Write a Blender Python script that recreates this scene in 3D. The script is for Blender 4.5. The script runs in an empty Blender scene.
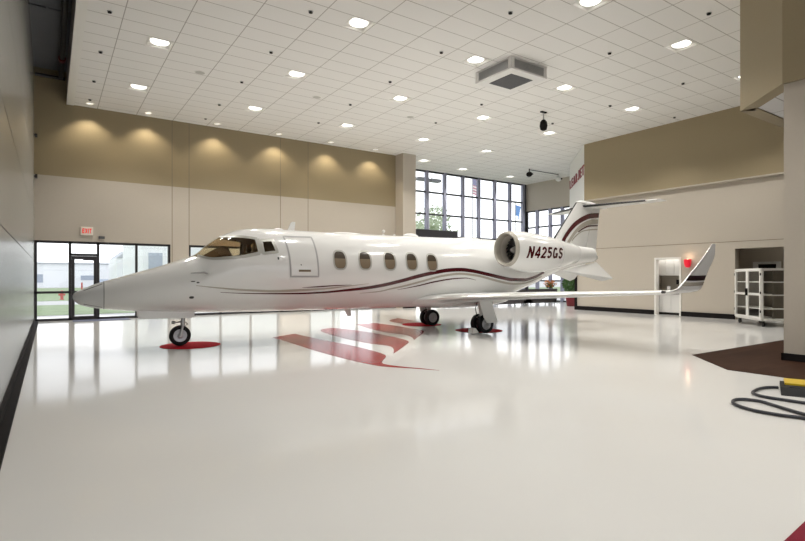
import bpy, bmesh, math, random
from mathutils import Vector
random.seed(7)
SC = bpy.context.scene
COL = SC.collection
PI = math.pi
ORD = ['first', 'second', 'third', 'fourth', 'fifth', 'sixth', 'seventh', 'eighth']

# ------------------------------------------------------------------ materials
def mat(name, col, rough=.5, metal=0., spec=.5, coat=0., emit=None, estr=0., noise=0., nscale=3., bump=0., bscale=40., trans=0., alpha=1.):
    m = bpy.data.materials.new(name); m.use_nodes = True
    nt = m.node_tree; N = nt.nodes; L = nt.links
    b = N['Principled BSDF']
    b.inputs['Base Color'].default_value = (*col, 1)
    b.inputs['Roughness'].default_value = rough
    b.inputs['Metallic'].default_value = metal
    b.inputs['Specular IOR Level'].default_value = spec
    b.inputs['Coat Weight'].default_value = coat
    b.inputs['Coat Roughness'].default_value = .04
    b.inputs['Transmission Weight'].default_value = trans
    if emit:
        b.inputs['Emission Color'].default_value = (*emit, 1)
        b.inputs['Emission Strength'].default_value = estr
    if noise or bump:
        tc = N.new('ShaderNodeTexCoord')
    if noise:
        tx = N.new('ShaderNodeTexNoise'); tx.inputs['Scale'].default_value = nscale; tx.inputs['Detail'].default_value = 4
        L.new(tc.outputs['Object'], tx.inputs['Vector'])
        mx = N.new('ShaderNodeMixRGB'); mx.inputs['Color1'].default_value = (*[c * (1 - noise) for c in col], 1)
        mx.inputs['Color2'].default_value = (*[min(1, c * (1 + noise)) for c in col], 1)
        L.new(tx.outputs['Fac'], mx.inputs['Fac']); L.new(mx.outputs['Color'], b.inputs['Base Color'])
    if bump:
        t2 = N.new('ShaderNodeTexNoise'); t2.inputs['Scale'].default_value = bscale
        L.new(tc.outputs['Object'], t2.inputs['Vector'])
        bp = N.new('ShaderNodeBump'); bp.inputs['Strength'].default_value = bump; bp.inputs['Distance'].default_value = .01
        L.new(t2.outputs['Fac'], bp.inputs['Height']); L.new(bp.outputs['Normal'], b.inputs['Normal'])
    return m

def math_node(N, op, a=None, b=None):
    n = N.new('ShaderNodeMath'); n.operation = op
    if a is not None: n.inputs[0].default_value = a
    if b is not None: n.inputs[1].default_value = b
    return n

def glass(name, tint=(1, 1, 1), mixmax=1.0):
    """thin architectural glass: mirror reflection by Fresnel, clear otherwise"""
    m = bpy.data.materials.new(name); m.use_nodes = True
    nt = m.node_tree; N = nt.nodes; L = nt.links
    N.remove(N['Principled BSDF'])
    tr = N.new('ShaderNodeBsdfTransparent'); tr.inputs['Color'].default_value = (*tint, 1)
    gl = N.new('ShaderNodeBsdfGlossy'); gl.inputs['Roughness'].default_value = .02
    ge = N.new('ShaderNodeNewGeometry'); dt = N.new('ShaderNodeVectorMath'); dt.operation = 'DOT_PRODUCT'
    L.new(ge.outputs['Incoming'], dt.inputs[0]); L.new(ge.outputs['Normal'], dt.inputs[1])
    ab = math_node(N, 'ABSOLUTE'); L.new(dt.outputs['Value'], ab.inputs[0])
    om = math_node(N, 'SUBTRACT', a=1.0); L.new(ab.outputs[0], om.inputs[1])
    pw = math_node(N, 'POWER', b=5.0); L.new(om.outputs[0], pw.inputs[0])
    fm = math_node(N, 'MULTIPLY_ADD', b=.75); fm.inputs[2].default_value = .03; L.new(pw.outputs[0], fm.inputs[0])
    mx = N.new('ShaderNodeMixShader')
    L.new(fm.outputs[0], mx.inputs['Fac']); L.new(tr.outputs['BSDF'], mx.inputs[1]); L.new(gl.outputs['BSDF'], mx.inputs[2])
    L.new(mx.outputs['Shader'], N['Material Output'].inputs['Surface'])
    return m

def ceiling_tile_mat(name, base, line, px, ox, py, oy, w):
    m = mat(name, base, .85, spec=.2)
    nt = m.node_tree; N = nt.nodes; L = nt.links
    g = N.new('ShaderNodeNewGeometry'); sp = N.new('ShaderNodeSeparateXYZ'); L.new(g.outputs['Position'], sp.inputs[0])
    outs = []
    for ax, p, o in (('X', px, ox), ('Y', py, oy)):
        s = math_node(N, 'SUBTRACT', b=o - w / 2); L.new(sp.outputs[ax], s.inputs[0])
        d = math_node(N, 'FLOORED_MODULO', b=p); L.new(s.outputs[0], d.inputs[0])
        l = math_node(N, 'LESS_THAN', b=w); L.new(d.outputs[0], l.inputs[0]); outs.append(l)
    mxm = math_node(N, 'MAXIMUM'); L.new(outs[0].outputs[0], mxm.inputs[0]); L.new(outs[1].outputs[0], mxm.inputs[1])
    tx = N.new('ShaderNodeTexNoise'); tx.inputs['Scale'].default_value = 60; L.new(g.outputs['Position'], tx.inputs['Vector'])
    sc = N.new('ShaderNodeMixRGB'); sc.inputs['Color1'].default_value = (*[c * .95 for c in base], 1); sc.inputs['Color2'].default_value = (*[c * 1.05 for c in base], 1)
    L.new(tx.outputs['Fac'], sc.inputs['Fac'])
    mx = N.new('ShaderNodeMixRGB'); mx.inputs['Color2'].default_value = (*line, 1)
    L.new(mxm.outputs[0], mx.inputs['Fac']); L.new(sc.outputs['Color'], mx.inputs['Color1'])
    L.new(mx.outputs['Color'], N['Principled BSDF'].inputs['Base Color'])
    return m

def two_tone_mat(name, low, high, z):
    """wall paint: one colour below height z, another above"""
    m = mat(name, low, .55, spec=.35)
    nt = m.node_tree; N = nt.nodes; L = nt.links
    g = N.new('ShaderNodeNewGeometry'); sp = N.new('ShaderNodeSeparateXYZ'); L.new(g.outputs['Position'], sp.inputs[0])
    gt = math_node(N, 'GREATER_THAN', b=z); L.new(sp.outputs['Z'], gt.inputs[0])
    tx = N.new('ShaderNodeTexNoise'); tx.inputs['Scale'].default_value = 25; L.new(g.outputs['Position'], tx.inputs['Vector'])
    mx = N.new('ShaderNodeMixRGB'); mx.inputs['Color1'].default_value = (*low, 1); mx.inputs['Color2'].default_value = (*high, 1)
    L.new(gt.outputs[0], mx.inputs['Fac'])
    m2 = N.new('ShaderNodeMixRGB'); m2.blend_type = 'MULTIPLY'; m2.inputs['Fac'].default_value = .06
    L.new(mx.outputs['Color'], m2.inputs['Color1']); L.new(tx.outputs['Fac'], m2.inputs['Color2'])
    L.new(m2.outputs['Color'], N['Principled BSDF'].inputs['Base Color'])
    return m

BEIGE = (.50, .452, .385); TAN = (.325, .265, .165)
M = {}
M['wall'] = two_tone_mat('wall_paint', BEIGE, TAN, 5.27)
M['beige'] = mat('beige_paint', BEIGE, .6, spec=.3, noise=.03, nscale=20)
M['tan'] = mat('tan_paint', TAN, .5, spec=.4, noise=.03, nscale=20)
M['joint'] = mat('wall_joint', (.22, .18, .13), .8)
M['ceil'] = ceiling_tile_mat('ceiling_tiles', (.80, .79, .765), (.42, .40, .37), 1.32, 2.80, .66, 15.09, .022)
M['soffit'] = ceiling_tile_mat('soffit_tiles', (.72, .71, .70), (.40, .38, .36), 1.32, 12.3, .66, 4.6, .025)
M['white'] = mat('white_paint', (.74, .73, .71), .45, noise=.02)
M['lightwhite'] = mat('light_trim', (.78, .77, .73), .4, noise=.02)
M['deck'] = mat('roof_deck', (.15, .155, .17), .8, noise=.08, nscale=2)
M['fascia'] = mat('fascia_purple_grey', (.30, .27, .27), .7, noise=.04)
M['steel_dark'] = mat('dark_steel', (.03, .028, .03), .45, metal=.3, noise=.1)
M['frame'] = mat('dark_bronze_frame', (.035, .032, .035), .4, metal=.4, noise=.08)
M['mullion'] = mat('glare_pale_mullion', (.26, .265, .34), .5, metal=.2, noise=.06)  # frame tone lightened; window glare mixed into the colour
M['black'] = mat('black_base', (.012, .010, .010), .75, spec=.15, noise=.1)
M['glass'] = glass('window_glass')
M['dglass'] = glass('tinted_windshield_glass', (.72, .62, .47))
M['paint'] = mat('aircraft_white', (.80, .80, .785), .16, spec=.5, coat=.35, noise=.01, nscale=2)
M['paint2'] = mat('aircraft_white_satin', (.76, .76, .745), .3, spec=.5, noise=.015)
M['radome'] = mat('radome_white', (.74, .75, .75), .25, noise=.015)
M['maroon'] = mat('maroon_paint', (.075, .010, .013), .2, coat=.3, noise=.05)
M['taupe'] = mat('taupe_paint', (.44, .41, .35), .25, coat=.2, noise=.04)
M['silver'] = mat('polished_aluminium', (.86, .86, .84), .28, metal=1., noise=.02)
M['greymetal'] = mat('grey_metal', (.42, .42, .42), .35, metal=.8, noise=.06)
M['winframe'] = mat('window_surround_grey', (.46, .455, .42), .35, metal=.4, noise=.04)
M['doorline'] = mat('door_seal_grey', (.40, .40, .40), .5, noise=.04)
M['cabinpane'] = mat('dark_brown_pane', (.065, .05, .036), .08, coat=.6, noise=.15, nscale=6)
M['shade'] = mat('tan_window_shade', (.19, .14, .085), .5, noise=.1)
M['seam'] = mat('panel_seam_dark', (.05, .05, .05), .6, noise=.1)
M['inlet'] = mat('inlet_taupe', (.52, .49, .44), .5, metal=0., noise=.05)
M['fan'] = mat('fan_dark_titanium', (.10, .10, .105), .35, metal=.8, noise=.08)
M['rubber'] = mat('black_rubber', (.012, .012, .013), .7, spec=.25, noise=.15, bump=.15, bscale=60)
M['hub'] = mat('wheel_hub_grey', (.45, .45, .47), .35, metal=.6, noise=.06)
M['dkmaroon'] = mat('very_dark_maroon', (.022, .010, .011), .3, noise=.1)
M['speaker'] = mat('speaker_grey', (.50, .49, .46), .7, noise=.05)
M['boot'] = mat('black_deice_boot', (.02, .02, .022), .45, noise=.1)
M['cockpit'] = mat('cockpit_brown', (.10, .066, .038), .7, noise=.2)
M['seat'] = mat('tan_seat_leather', (.36, .27, .16), .6, noise=.1)
M['red'] = mat('red_floor_paint', (.32, .038, .035), .2, spec=.12, noise=.06, nscale=5)
M['redmat'] = mat('red_mat', (.42, .012, .022), .8, spec=.08, noise=.15, nscale=30)
M['dredmat'] = mat('deep_red_carpet', (.20, .003, .02), .9, noise=.15, nscale=60, bump=.3, bscale=300)
M['bluemat'] = mat('blue_grey_mat', (.13, .14, .21), .8, noise=.15, nscale=30)
M['exitred'] = mat('exit_red', (.75, .06, .05), .5, emit=(.9, .05, .04), estr=.35, noise=.03)
M['exitbox'] = mat('exit_box', (.80, .74, .66), .5, noise=.02)
M['signred'] = mat('sign_letter_red', (.24, .04, .05), .5, noise=.03)
M['lens'] = mat('lit_lens', (1, 1, 1), .5, emit=(1, .97, .92), estr=2.2, noise=.01)
M['wwlens'] = mat('wallwash_lens', (1, 1, 1), .5, emit=(1, .92, .78), estr=1.0, noise=.01)
M['sconce'] = mat('red_sconce_glass', (.55, .01, .03), .3, emit=(.8, .01, .03), estr=.55, noise=.1)
M['bulb'] = mat('warm_bulb', (1, .9, .7), .5, emit=(1, .8, .55), estr=1.6, noise=.02)
M['yellow'] = mat('yellow_lid', (.62, .43, .02), .45, noise=.08)
M['cable'] = mat('black_blue_cable', (.02, .022, .03), .4, noise=.15)
M['leather'] = mat('dark_leather', (.028, .02, .018), .45, noise=.1)
M['leaf'] = mat('plant_leaf', (.06, .15, .03), .6, noise=.35, nscale=8)
M['tleaf'] = mat('tree_leaf', (.48, .54, .38), .7, noise=.3, nscale=2)
M['bark'] = mat('bark', (.22, .18, .14), .9, noise=.3)
M['orange'] = mat('orange_petals', (.62, .22, .04), .6, noise=.25, nscale=30)
M['pot'] = mat('dark_red_pot', (.17, .008, .015), .35, noise=.1)
M['grass'] = mat('lawn', (.23, .29, .16), .95, noise=.35, nscale=1.5)
M['concrete'] = mat('pale_concrete', (.47, .46, .45), .9, noise=.08, nscale=1)
M['bwhite'] = mat('pale_siding', (.76, .77, .79), .8, noise=.04)
M['bgrey'] = mat('grey_roof', (.40, .42, .45), .8, noise=.06)
M['bdark'] = mat('dark_opening', (.34, .38, .46), .6, noise=.1)
M['hydrant'] = mat('hydrant_red', (.50, .09, .08), .5, noise=.08)
M['flagw'] = mat('flag_white', (.8, .78, .78), .8, noise=.03)
M['flagr'] = mat('flag_red', (.55, .22, .28), .8, noise=.05)
M['flagb'] = mat('flag_blue', (.28, .27, .40), .8, noise=.05)
M['flagsky'] = mat('flag_bright_blue', (.16, .30, .60), .8, noise=.05)
M['vent'] = mat('vent_dark_grey', (.10, .10, .105), .5, noise=.08)
M['louver'] = mat('louver_grey', (.42, .42, .42), .4, metal=.4, noise=.05)
M['cab'] = mat('cabinet_white', (.70, .69, .67), .4, noise=.02)
M['darkcounter'] = mat('dark_counter', (.03, .028, .028), .3, noise=.1)
M['wood'] = mat('dark_wood_shelf', (.19, .165, .13), .6, noise=.15)

# floor: glossy cream epoxy
M['floor'] = mat('cream_epoxy_floor', (.715, .71, .69), .10, spec=.12, noise=.02, nscale=.5, bump=.012, bscale=1.5)
# brown floor tiles
def brown_tiles():
    m = mat('brown_floor_tiles', (.07, .035, .022), .6, spec=.04)
    nt = m.node_tree; N = nt.nodes; L = nt.links
    tc = N.new('ShaderNodeTexCoord')
    br = N.new('ShaderNodeTexBrick'); br.inputs['Scale'].default_value = 1.0
    br.inputs['Color1'].default_value = (.040, .019, .012, 1); br.inputs['Color2'].default_value = (.052, .026, .016, 1); br.inputs['Mortar'].default_value = (.036, .017, .011, 1)
    br.inputs['Mortar Size'].default_value = .006; br.inputs['Brick Width'].default_value = 1.0; br.inputs['Row Height'].default_value = .16
    L.new(tc.outputs['Object'], br.inputs['Vector']); L.new(br.outputs['Color'], N['Principled BSDF'].inputs['Base Color'])
    return m
M['brown'] = brown_tiles()
# hangar-door sheet; streaks paint corrugation shading into its colour
def door_sheet():
    m = mat('grey_metal_sheet', (.40, .40, .385), .27, metal=.45, spec=.5)
    nt = m.node_tree; N = nt.nodes; L = nt.links
    tc = N.new('ShaderNodeTexCoord'); mp = N.new('ShaderNodeMapping'); L.new(tc.outputs['Object'], mp.inputs['Vector'])
    mp.inputs['Scale'].default_value = (0, 1, .03)
    nz = N.new('ShaderNodeTexNoise'); nz.inputs['Scale'].default_value = 5; nz.inputs['Detail'].default_value = 3
    L.new(mp.outputs['Vector'], nz.inputs['Vector'])
    bp = N.new('ShaderNodeBump'); bp.inputs['Strength'].default_value = .4; bp.inputs['Distance'].default_value = .02
    L.new(nz.outputs['Fac'], bp.inputs['Height']); L.new(bp.outputs['Normal'], N['Principled BSDF'].inputs['Normal'])
    mx = N.new('ShaderNodeMixRGB'); mx.inputs['Color1'].default_value = (.29, .29, .275, 1); mx.inputs['Color2'].default_value = (.48, .48, .46, 1)
    L.new(nz.outputs['Fac'], mx.inputs['Fac'])
    sy = N.new('ShaderNodeSeparateXYZ'); L.new(tc.outputs['Object'], sy.inputs[0])
    md = math_node(N, 'FLOORED_MODULO', b=.92); L.new(sy.outputs['Y'], md.inputs[0])
    lt = math_node(N, 'LESS_THAN', b=.03); L.new(md.outputs[0], lt.inputs[0])
    m2 = N.new('ShaderNodeMixRGB'); m2.inputs['Color2'].default_value = (.17, .17, .16, 1)
    L.new(lt.outputs[0], m2.inputs['Fac']); L.new(mx.outputs['Color'], m2.inputs['Color1'])
    L.new(m2.outputs['Color'], N['Principled BSDF'].inputs['Base Color'])
    return m
M['sheet'] = door_sheet()

# ------------------------------------------------------------------ mesh builder
class MB:
    def __init__(s): s.v = []; s.f = []
    def add(s, vs, fs):
        b = len(s.v); s.v += [tuple(v) for v in vs]; s.f += [tuple(b + i for i in f) for f in fs]; return s
    def box(s, x0, x1, y0, y1, z0, z1):
        return s.add([(x0,y0,z0),(x1,y0,z0),(x1,y1,z0),(x0,y1,z0),(x0,y0,z1),(x1,y0,z1),(x1,y1,z1),(x0,y1,z1)],
                     [(0,3,2,1),(4,5,6,7),(0,1,5,4),(1,2,6,5),(2,3,7,6),(3,0,4,7)])
    def prism(s, poly, z0, z1):
        n = len(poly)
        a = sum(poly[i][0]*poly[(i+1)%n][1]-poly[(i+1)%n][0]*poly[i][1] for i in range(n))
        if a < 0: poly = poly[::-1]
        return s.add([(x,y,z0) for x,y in poly]+[(x,y,z1) for x,y in poly],
                     [tuple(range(n-1,-1,-1)), tuple(range(n,2*n))]+[(i,(i+1)%n,n+(i+1)%n,n+i) for i in range(n)])
    def slab(s, a, b, t, z0, z1):
        """vertical board from plan point a to b, thickness t to the side away from the left normal"""
        dx, dy = b[0]-a[0], b[1]-a[1]; l = math.hypot(dx,dy); nx, ny = -dy/l*t, dx/l*t
        return s.prism([a, b, (b[0]+nx,b[1]+ny), (a[0]+nx,a[1]+ny)], z0, z1)
    def rings(s, rings, cap0=True, cap1=True, closed=True):
        n = len(rings[0]); vs = [p for r in rings for p in r]; fs = []
        m = n if closed else n-1
        for i in range(len(rings)-1):
            for j in range(m):
                k = (j+1) % n
                fs.append((i*n+j, i*n+k, (i+1)*n+k, (i+1)*n+j))
        if closed and cap0: fs.append(tuple(range(n-1,-1,-1)))
        if closed and cap1: fs.append(tuple((len(rings)-1)*n+j for j in range(n)))
        return s.add(vs, fs)
    def tube(s, pts, r, n=10, caps=True):
        pts = [Vector(p) for p in pts]; rr = r if isinstance(r,(list,tuple)) else [r]*len(pts)
        rings = []; up = None
        for i,p in enumerate(pts):
            t = (pts[min(i+1,len(pts)-1)]-pts[max(i-1,0)]).normalized()
            if up is None or abs(t.dot(up))>.95: up = Vector((0,0,1)) if abs(t.z)<.9 else Vector((1,0,0))
            u = t.cross(up).normalized(); w = u.cross(t).normalized(); up = w
            rings.append([p+u*(rr[i]*math.cos(2*PI*k/n))+w*(rr[i]*math.sin(2*PI*k/n)) for k in range(n)])
        return s.rings(rings, caps, caps)
    def lathe(s, prof, o=(0,0,0), ax='z', n=32, cap0=False, cap1=False):
        rings = []
        for a, r in prof:
            ring = []
            for k in range(n):
                c, d = r*math.cos(2*PI*k/n), r*math.sin(2*PI*k/n)
                ring.append({'z':(o[0]+c,o[1]+d,o[2]+a),'x':(o[0]+a,o[1]+c,o[2]+d),'y':(o[0]+d,o[1]+a,o[2]+c)}[ax])
            rings.append(ring)
        return s.rings(rings, cap0, cap1)
    def ball(s, c, r, n=20, m=12):
        r = r if isinstance(r,(tuple,list)) else (r,r,r)
        rings = []
        for i in range(m+1):
            a = -PI/2+PI*i/m; q = max(math.cos(a),1e-3)
            rings.append([(c[0]+r[0]*q*math.cos(2*PI*k/n), c[1]+r[1]*q*math.sin(2*PI*k/n), c[2]+r[2]*math.sin(a)) for k in range(n)])
        return s.rings(rings)
    def build(s, name, m, parent=None, smooth=None, fix=True):
        me = bpy.data.meshes.new(name); me.from_pydata(s.v, [], s.f); me.validate()
        if fix:
            bm = bmesh.new(); bm.from_mesh(me); bmesh.ops.recalc_face_normals(bm, faces=bm.faces); bm.to_mesh(me); bm.free()
        me.materials.append(m)
        o = bpy.data.objects.new(name, me); COL.objects.link(o)
        if parent: o.parent = parent
        if smooth is not None:
            for p in me.polygons: p.use_smooth = True
            me.set_sharp_from_angle(angle=math.radians(smooth))
        return o

def tag(o, label, cat, group=None, kind=None):
    o['label'] = label; o['category'] = cat
    if group: o['group'] = group
    if kind: o['kind'] = kind
    return o
def thing(name, label, cat, loc=(0,0,0), rz=0, group=None):
    o = bpy.data.objects.new(name, None); COL.objects.link(o); o.location = loc; o.rotation_euler = (0,0,rz)
    o.empty_display_size = .2
    return tag(o, label, cat, group)
def struct(name, mb, m, parent=None, smooth=None):
    o = mb.build(name, m, parent, smooth)
    if parent is None: o['kind'] = 'structure'
    return o
def copy_thing(root, loc, label):
    r = root.copy(); COL.objects.link(r); r.location = loc; r['label'] = label
    for ch in list(root.children):
        c = ch.copy(); COL.objects.link(c); c.parent = r
        for g in list(ch.children):
            d = g.copy(); COL.objects.link(d); d.parent = c
    return r

def arc(cx, cy, rx, ry, a0, a1, n=14):
    return [(cx+rx*math.cos(math.radians(a0+(a1-a0)*k/n)), cy+ry*math.sin(math.radians(a0+(a1-a0)*k/n))) for k in range(n+1)]
GLYPH = {
 'N': (.64, [[(.1,0),(.1,1)], [(.11,.93),(.53,.07)], [(.54,0),(.54,1)]]),
 '4': (.62, [[(.45,0),(.45,1)], [(.44,.93),(.06,.34)], [(0,.29),(.62,.29)]]),
 '2': (.60, [arc(.30,.69,.20,.21,170,-35)+[(.10,.14)], [(0,.1),(.60,.1)]]),
 '5': (.60, [[(.56,.9),(.12,.9)], [(.15,.95),(.12,.50)], arc(.29,.33,.20,.23,135,-150)]),
 'G': (.72, [arc(.35,.5,.25,.40,48,318), [(.61,.06),(.61,.44)], [(.40,.40),(.68,.40)]]),
 'S': (.62, [arc(.31,.705,.20,.195,15,250)+arc(.31,.295,.20,.195,70,-165)]),
 'L': (.56, [[(.1,0),(.1,1)], [(.1,.1),(.56,.1)]]),
 'E': (.58, [[(.1,0),(.1,1)], [(.1,.9),(.58,.9)], [(.1,.5),(.53,.5)], [(.1,.1),(.58,.1)]]),
 'A': (.66, [[(.08,0),(.33,.97)], [(.58,0),(.33,.97)], [(.16,.3),(.50,.3)]]),
 'R': (.62, [[(.1,0),(.1,1)], [(.1,.9),(.34,.9)]+arc(.34,.7,.18,.2,90,-90,10)+[(.1,.5)], [(.33,.5),(.54,0)]]),
 'J': (.54, [[(.44,1),(.44,.30)]+arc(.26,.30,.18,.2,0,-165,10)]),
 'T': (.62, [[(0,.9),(.62,.9)], [(.31,0),(.31,.9)]]),
 'X': (.64, [[(.08,0),(.56,1)], [(.08,1),(.56,0)]]),
 'I': (.20, [[(.1,0),(.1,1)]])}
def fit_text(txt, width, height, fn, weight=.2, shear=0., step=.03, gap=.14, split=False):
    """block capitals drawn as broad strokes, scaled to width x height, mapped by fn(u, v, level)"""
    tot = sum(GLYPH[c][0] for c in txt)+gap*(len(txt)-1)
    kx = (width-shear*height)/tot; ky = height
    mb = MB(); x = 0.; parts = []
    for c in txt:
        if split: mb = MB(); parts.append(mb)
        gw, strokes = GLYPH[c]
        for st in strokes:
            d = [st[0]]
            for a, b in zip(st, st[1:]):
                n = max(1, int(math.dist((a[0]*kx, a[1]*ky), (b[0]*kx, b[1]*ky))/step))
                d += [(a[0]+(b[0]-a[0])*k/n, a[1]+(b[1]-a[1])*k/n) for k in range(1, n+1)]
            rows_ = []
            for k, q in enumerate(d):
                a = d[max(0, k-1)]; b = d[min(len(d)-1, k+1)]
                t = Vector((b[0]-a[0], b[1]-a[1])).normalized(); nn = Vector((-t.y, t.x))
                row = []
                for m_ in (-.5, 0, .5):
                    u = q[0]+nn.x*weight*m_; v = min(1, max(0, q[1]+nn.y*weight*m_))
                    row.append(((x+u)*kx+shear*v*ky, v*ky))
                rows_.append(row)
            loops = [[fn(*r[0],1), fn(*r[1],1), fn(*r[2],1), fn(*r[2],0), fn(*r[1],0), fn(*r[0],0)] for r in rows_]
            mb.rings(loops)
        x += gw+gap
    return parts if split else mb

def interp(x, xs, ys):
    """monotone cubic interpolation"""
    n = len(xs)
    if x <= xs[0]: return ys[0]
    if x >= xs[-1]: return ys[-1]
    d = [(ys[i+1]-ys[i])/(xs[i+1]-xs[i]) for i in range(n-1)]
    def slope(i):
        if i == 0: return d[0]
        if i == n-1: return d[-1]
        if d[i-1]*d[i] <= 0: return 0
        return 2*d[i-1]*d[i]/(d[i-1]+d[i])
    for i in range(n-1):
        if x <= xs[i+1]:
            h = xs[i+1]-xs[i]; t = (x-xs[i])/h; m0, m1 = slope(i), slope(i+1)
            return (2*t**3-3*t*t+1)*ys[i]+(t**3-2*t*t+t)*h*m0+(-2*t**3+3*t*t)*ys[i+1]+(t**3-t*t)*h*m1
def resample(path, step):
    """smooth curve through points (chord parameter, Catmull-like through interp)"""
    t = [0.]
    for a, b in zip(path, path[1:]): t.append(t[-1]+math.dist(a, b))
    n = max(2, int(t[-1]/step)+1)
    return [tuple(interp(t[-1]*i/(n-1), t, [p[k] for p in path]) for k in range(len(path[0]))) for i in range(n)]

# ------------------------------------------------------------------ camera
F = 520.0
cd = bpy.data.cameras.new('camera'); cam = bpy.data.objects.new('camera', cd); COL.objects.link(cam)
cam.location = (0, 0, 1.6); cam.rotation_euler = (PI/2, 0, -math.atan(352.5/520.))
cd.sensor_fit = 'HORIZONTAL'; cd.sensor_width = 36; cd.lens = F/805*36; cd.shift_y = 6.5/805; cd.clip_start = .05; cd.clip_end = 800
SC.camera = cam

# ------------------------------------------------------------------ world
w = bpy.data.worlds.new('overcast'); SC.world = w; w.use_nodes = True
wn = w.node_tree.nodes; wl = w.node_tree.links
bg = wn['Background']; bg.inputs['Strength'].default_value = 1.9
gt = wn.new('ShaderNodeTexCoord'); sx = wn.new('ShaderNodeSeparateXYZ'); rp = wn.new('ShaderNodeValToRGB')
wl.new(gt.outputs['Generated'], sx.inputs[0]); wl.new(sx.outputs['Z'], rp.inputs['Fac'])
rp.color_ramp.elements[0].color = (.95, .97, 1, 1); rp.color_ramp.elements[1].color = (.86, .93, 1, 1)
wl.new(rp.outputs['Color'], bg.inputs['Color'])

# ------------------------------------------------------------------ the setting
CH = 7.95          # ceiling height
BY = 22.7          # back wall
ZT = 5.27          # paint change
struct('floor', MB().box(-1.2, 27.4, -10.2, 25.1, -.14, 0), M['floor'])
struct('floor.001', MB().prism([(9.65,-10), (9.65,4.27), (10.9,5.5), (21.3,5.5), (21.3,-10)], .0005, .004), M['brown'])
LX = [2.47, 6.43, 10.36, 14.35, 18.3]; LY = [19.42, 15.42, 11.45, 7.52, 3.55, -.42]  # last two rows are unseen, added to light the near floor
LIGHTS = [(x, y) for jy, y in enumerate(LY) for x in (LX[:2] if jy == 4 else LX[:3] if jy == 5 else LX[2:] if jy == 3 else LX[1:] if jy == 2 else LX)]
ENTRY = [(16.95, 22.9), (20.19, 23.42), (24.18, 23.5)]
AH = .30           # half width of a downlight aperture
def holed_ceiling():
    pts = LIGHTS+ENTRY
    xs = sorted({.73, 27.4} | {round(x+k*AH, 4) for x, y in pts for k in (-1, 1)})
    ys = sorted({-10, 25.0} | {round(y+k*AH, 4) for x, y in pts for k in (-1, 1)})
    m = MB(); m.v = [(x, y, CH) for y in ys for x in xs]; nx = len(xs)
    for a in range(len(ys)-1):
        for b in range(nx-1):
            cx, cy_ = (xs[b]+xs[b+1])/2, (ys[a]+ys[a+1])/2
            if any(abs(cx-x) < AH-.001 and abs(cy_-y) < AH-.001 for x, y in pts): continue
            m.f.append((a*nx+b, a*nx+b+1, (a+1)*nx+b+1, (a+1)*nx+b))
    m.box(.73, 27.4, -10, 25.0, CH+.35, CH+.45)  # unseen upper slab, added to block light above the apertures
    return m
struct('ceiling', holed_ceiling(), M['ceil'])
struct('trim_1', MB().box(.5, .73, -10, BY, CH-.02, CH+.12), M['lightwhite'])
struct('wall_fascia', MB().box(.5, .62, -10, BY, CH+.12, 9.2), M['fascia'])
d = MB().box(-1.2, .62, -10, BY+.3, 9.1, 9.25)
for y in (4, 8.5, 13, 17.5): d.box(-.5, .5, y, y+.02, 9.07, 9.1)
d.box(-.1, -.04, -8, 20.5, 9.06, 9.1)
struct('ceiling.001', d, M['deck'])
# left wall: big grey sliding hangar door of sheet-metal rows
seams = [.05, 2.2, 3.73, 5.28, 6.85, 8.4, 9.1]
d = MB()
for a, b in zip(seams, seams[1:]): d.box(-.62, -.47, -10, BY, a+.008, b-.008)
d.box(-.66, -.50, -10, BY, 0, 9.1)
struct('wall_left', d, M['sheet'])
struct('baseboard_left', MB().box(-.47, -.34, -10, BY, 0, .035).box(-.47, -.43, -10, BY, 0, .12), M['black'])

def glazing(name, ax, c, a0, a1, z0, z1, mull, trans, fw=.07, dep=.12, m='frame', mm=None, skip=None):
    """framed glass wall in the plane ax = c, running a0..a1, z0..z1"""
    f = MB()
    def bar(u0, u1, v0, v1, dd=dep):
        if ax == 'y': f.box(u0, u1, c, c+dd, v0, v1)
        else: f.box(c, c+dd, u0, u1, v0, v1)
    bar(a0, a1, z0, z0+fw); bar(a0, a1, z1-fw, z1); bar(a0, a0+fw, z0, z1); bar(a1-fw, a1, z0, z1)
    for t in trans: bar(t[1], t[2], t[0]-fw/2, t[0]+fw/2, dep*.9)
    if mm is None:
        for u in mull: bar(u-fw/2, u+fw/2, z0, z1)
    o = struct(name, f, M[m])
    if mm:
        for u in mull:
            g = MB()
            if ax == 'y': g.box(u-.09, u+.09, c-.05, c+.14, z0, z1)
            else: g.box(c-.05, c+.14, u-.09, u+.09, z0, z1)
            g.build('mullion', M[mm], o)
    cuts = [a0+fw]+[u for u in mull]+[a1-fw]
    for u0, u1 in zip(cuts, cuts[1:]):
        if skip and skip[0] < (u0+u1)/2 < skip[1]: continue
        p = MB()
        if ax == 'y': p.box(u0, u1, c+dep*.45, c+dep*.55, z0+fw, z1-fw)
        else: p.box(c+dep*.45, c+dep*.55, u0, u1, z0+fw, z1-fw)
        p.build('pane', M['glass'], o)
    return o

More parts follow.
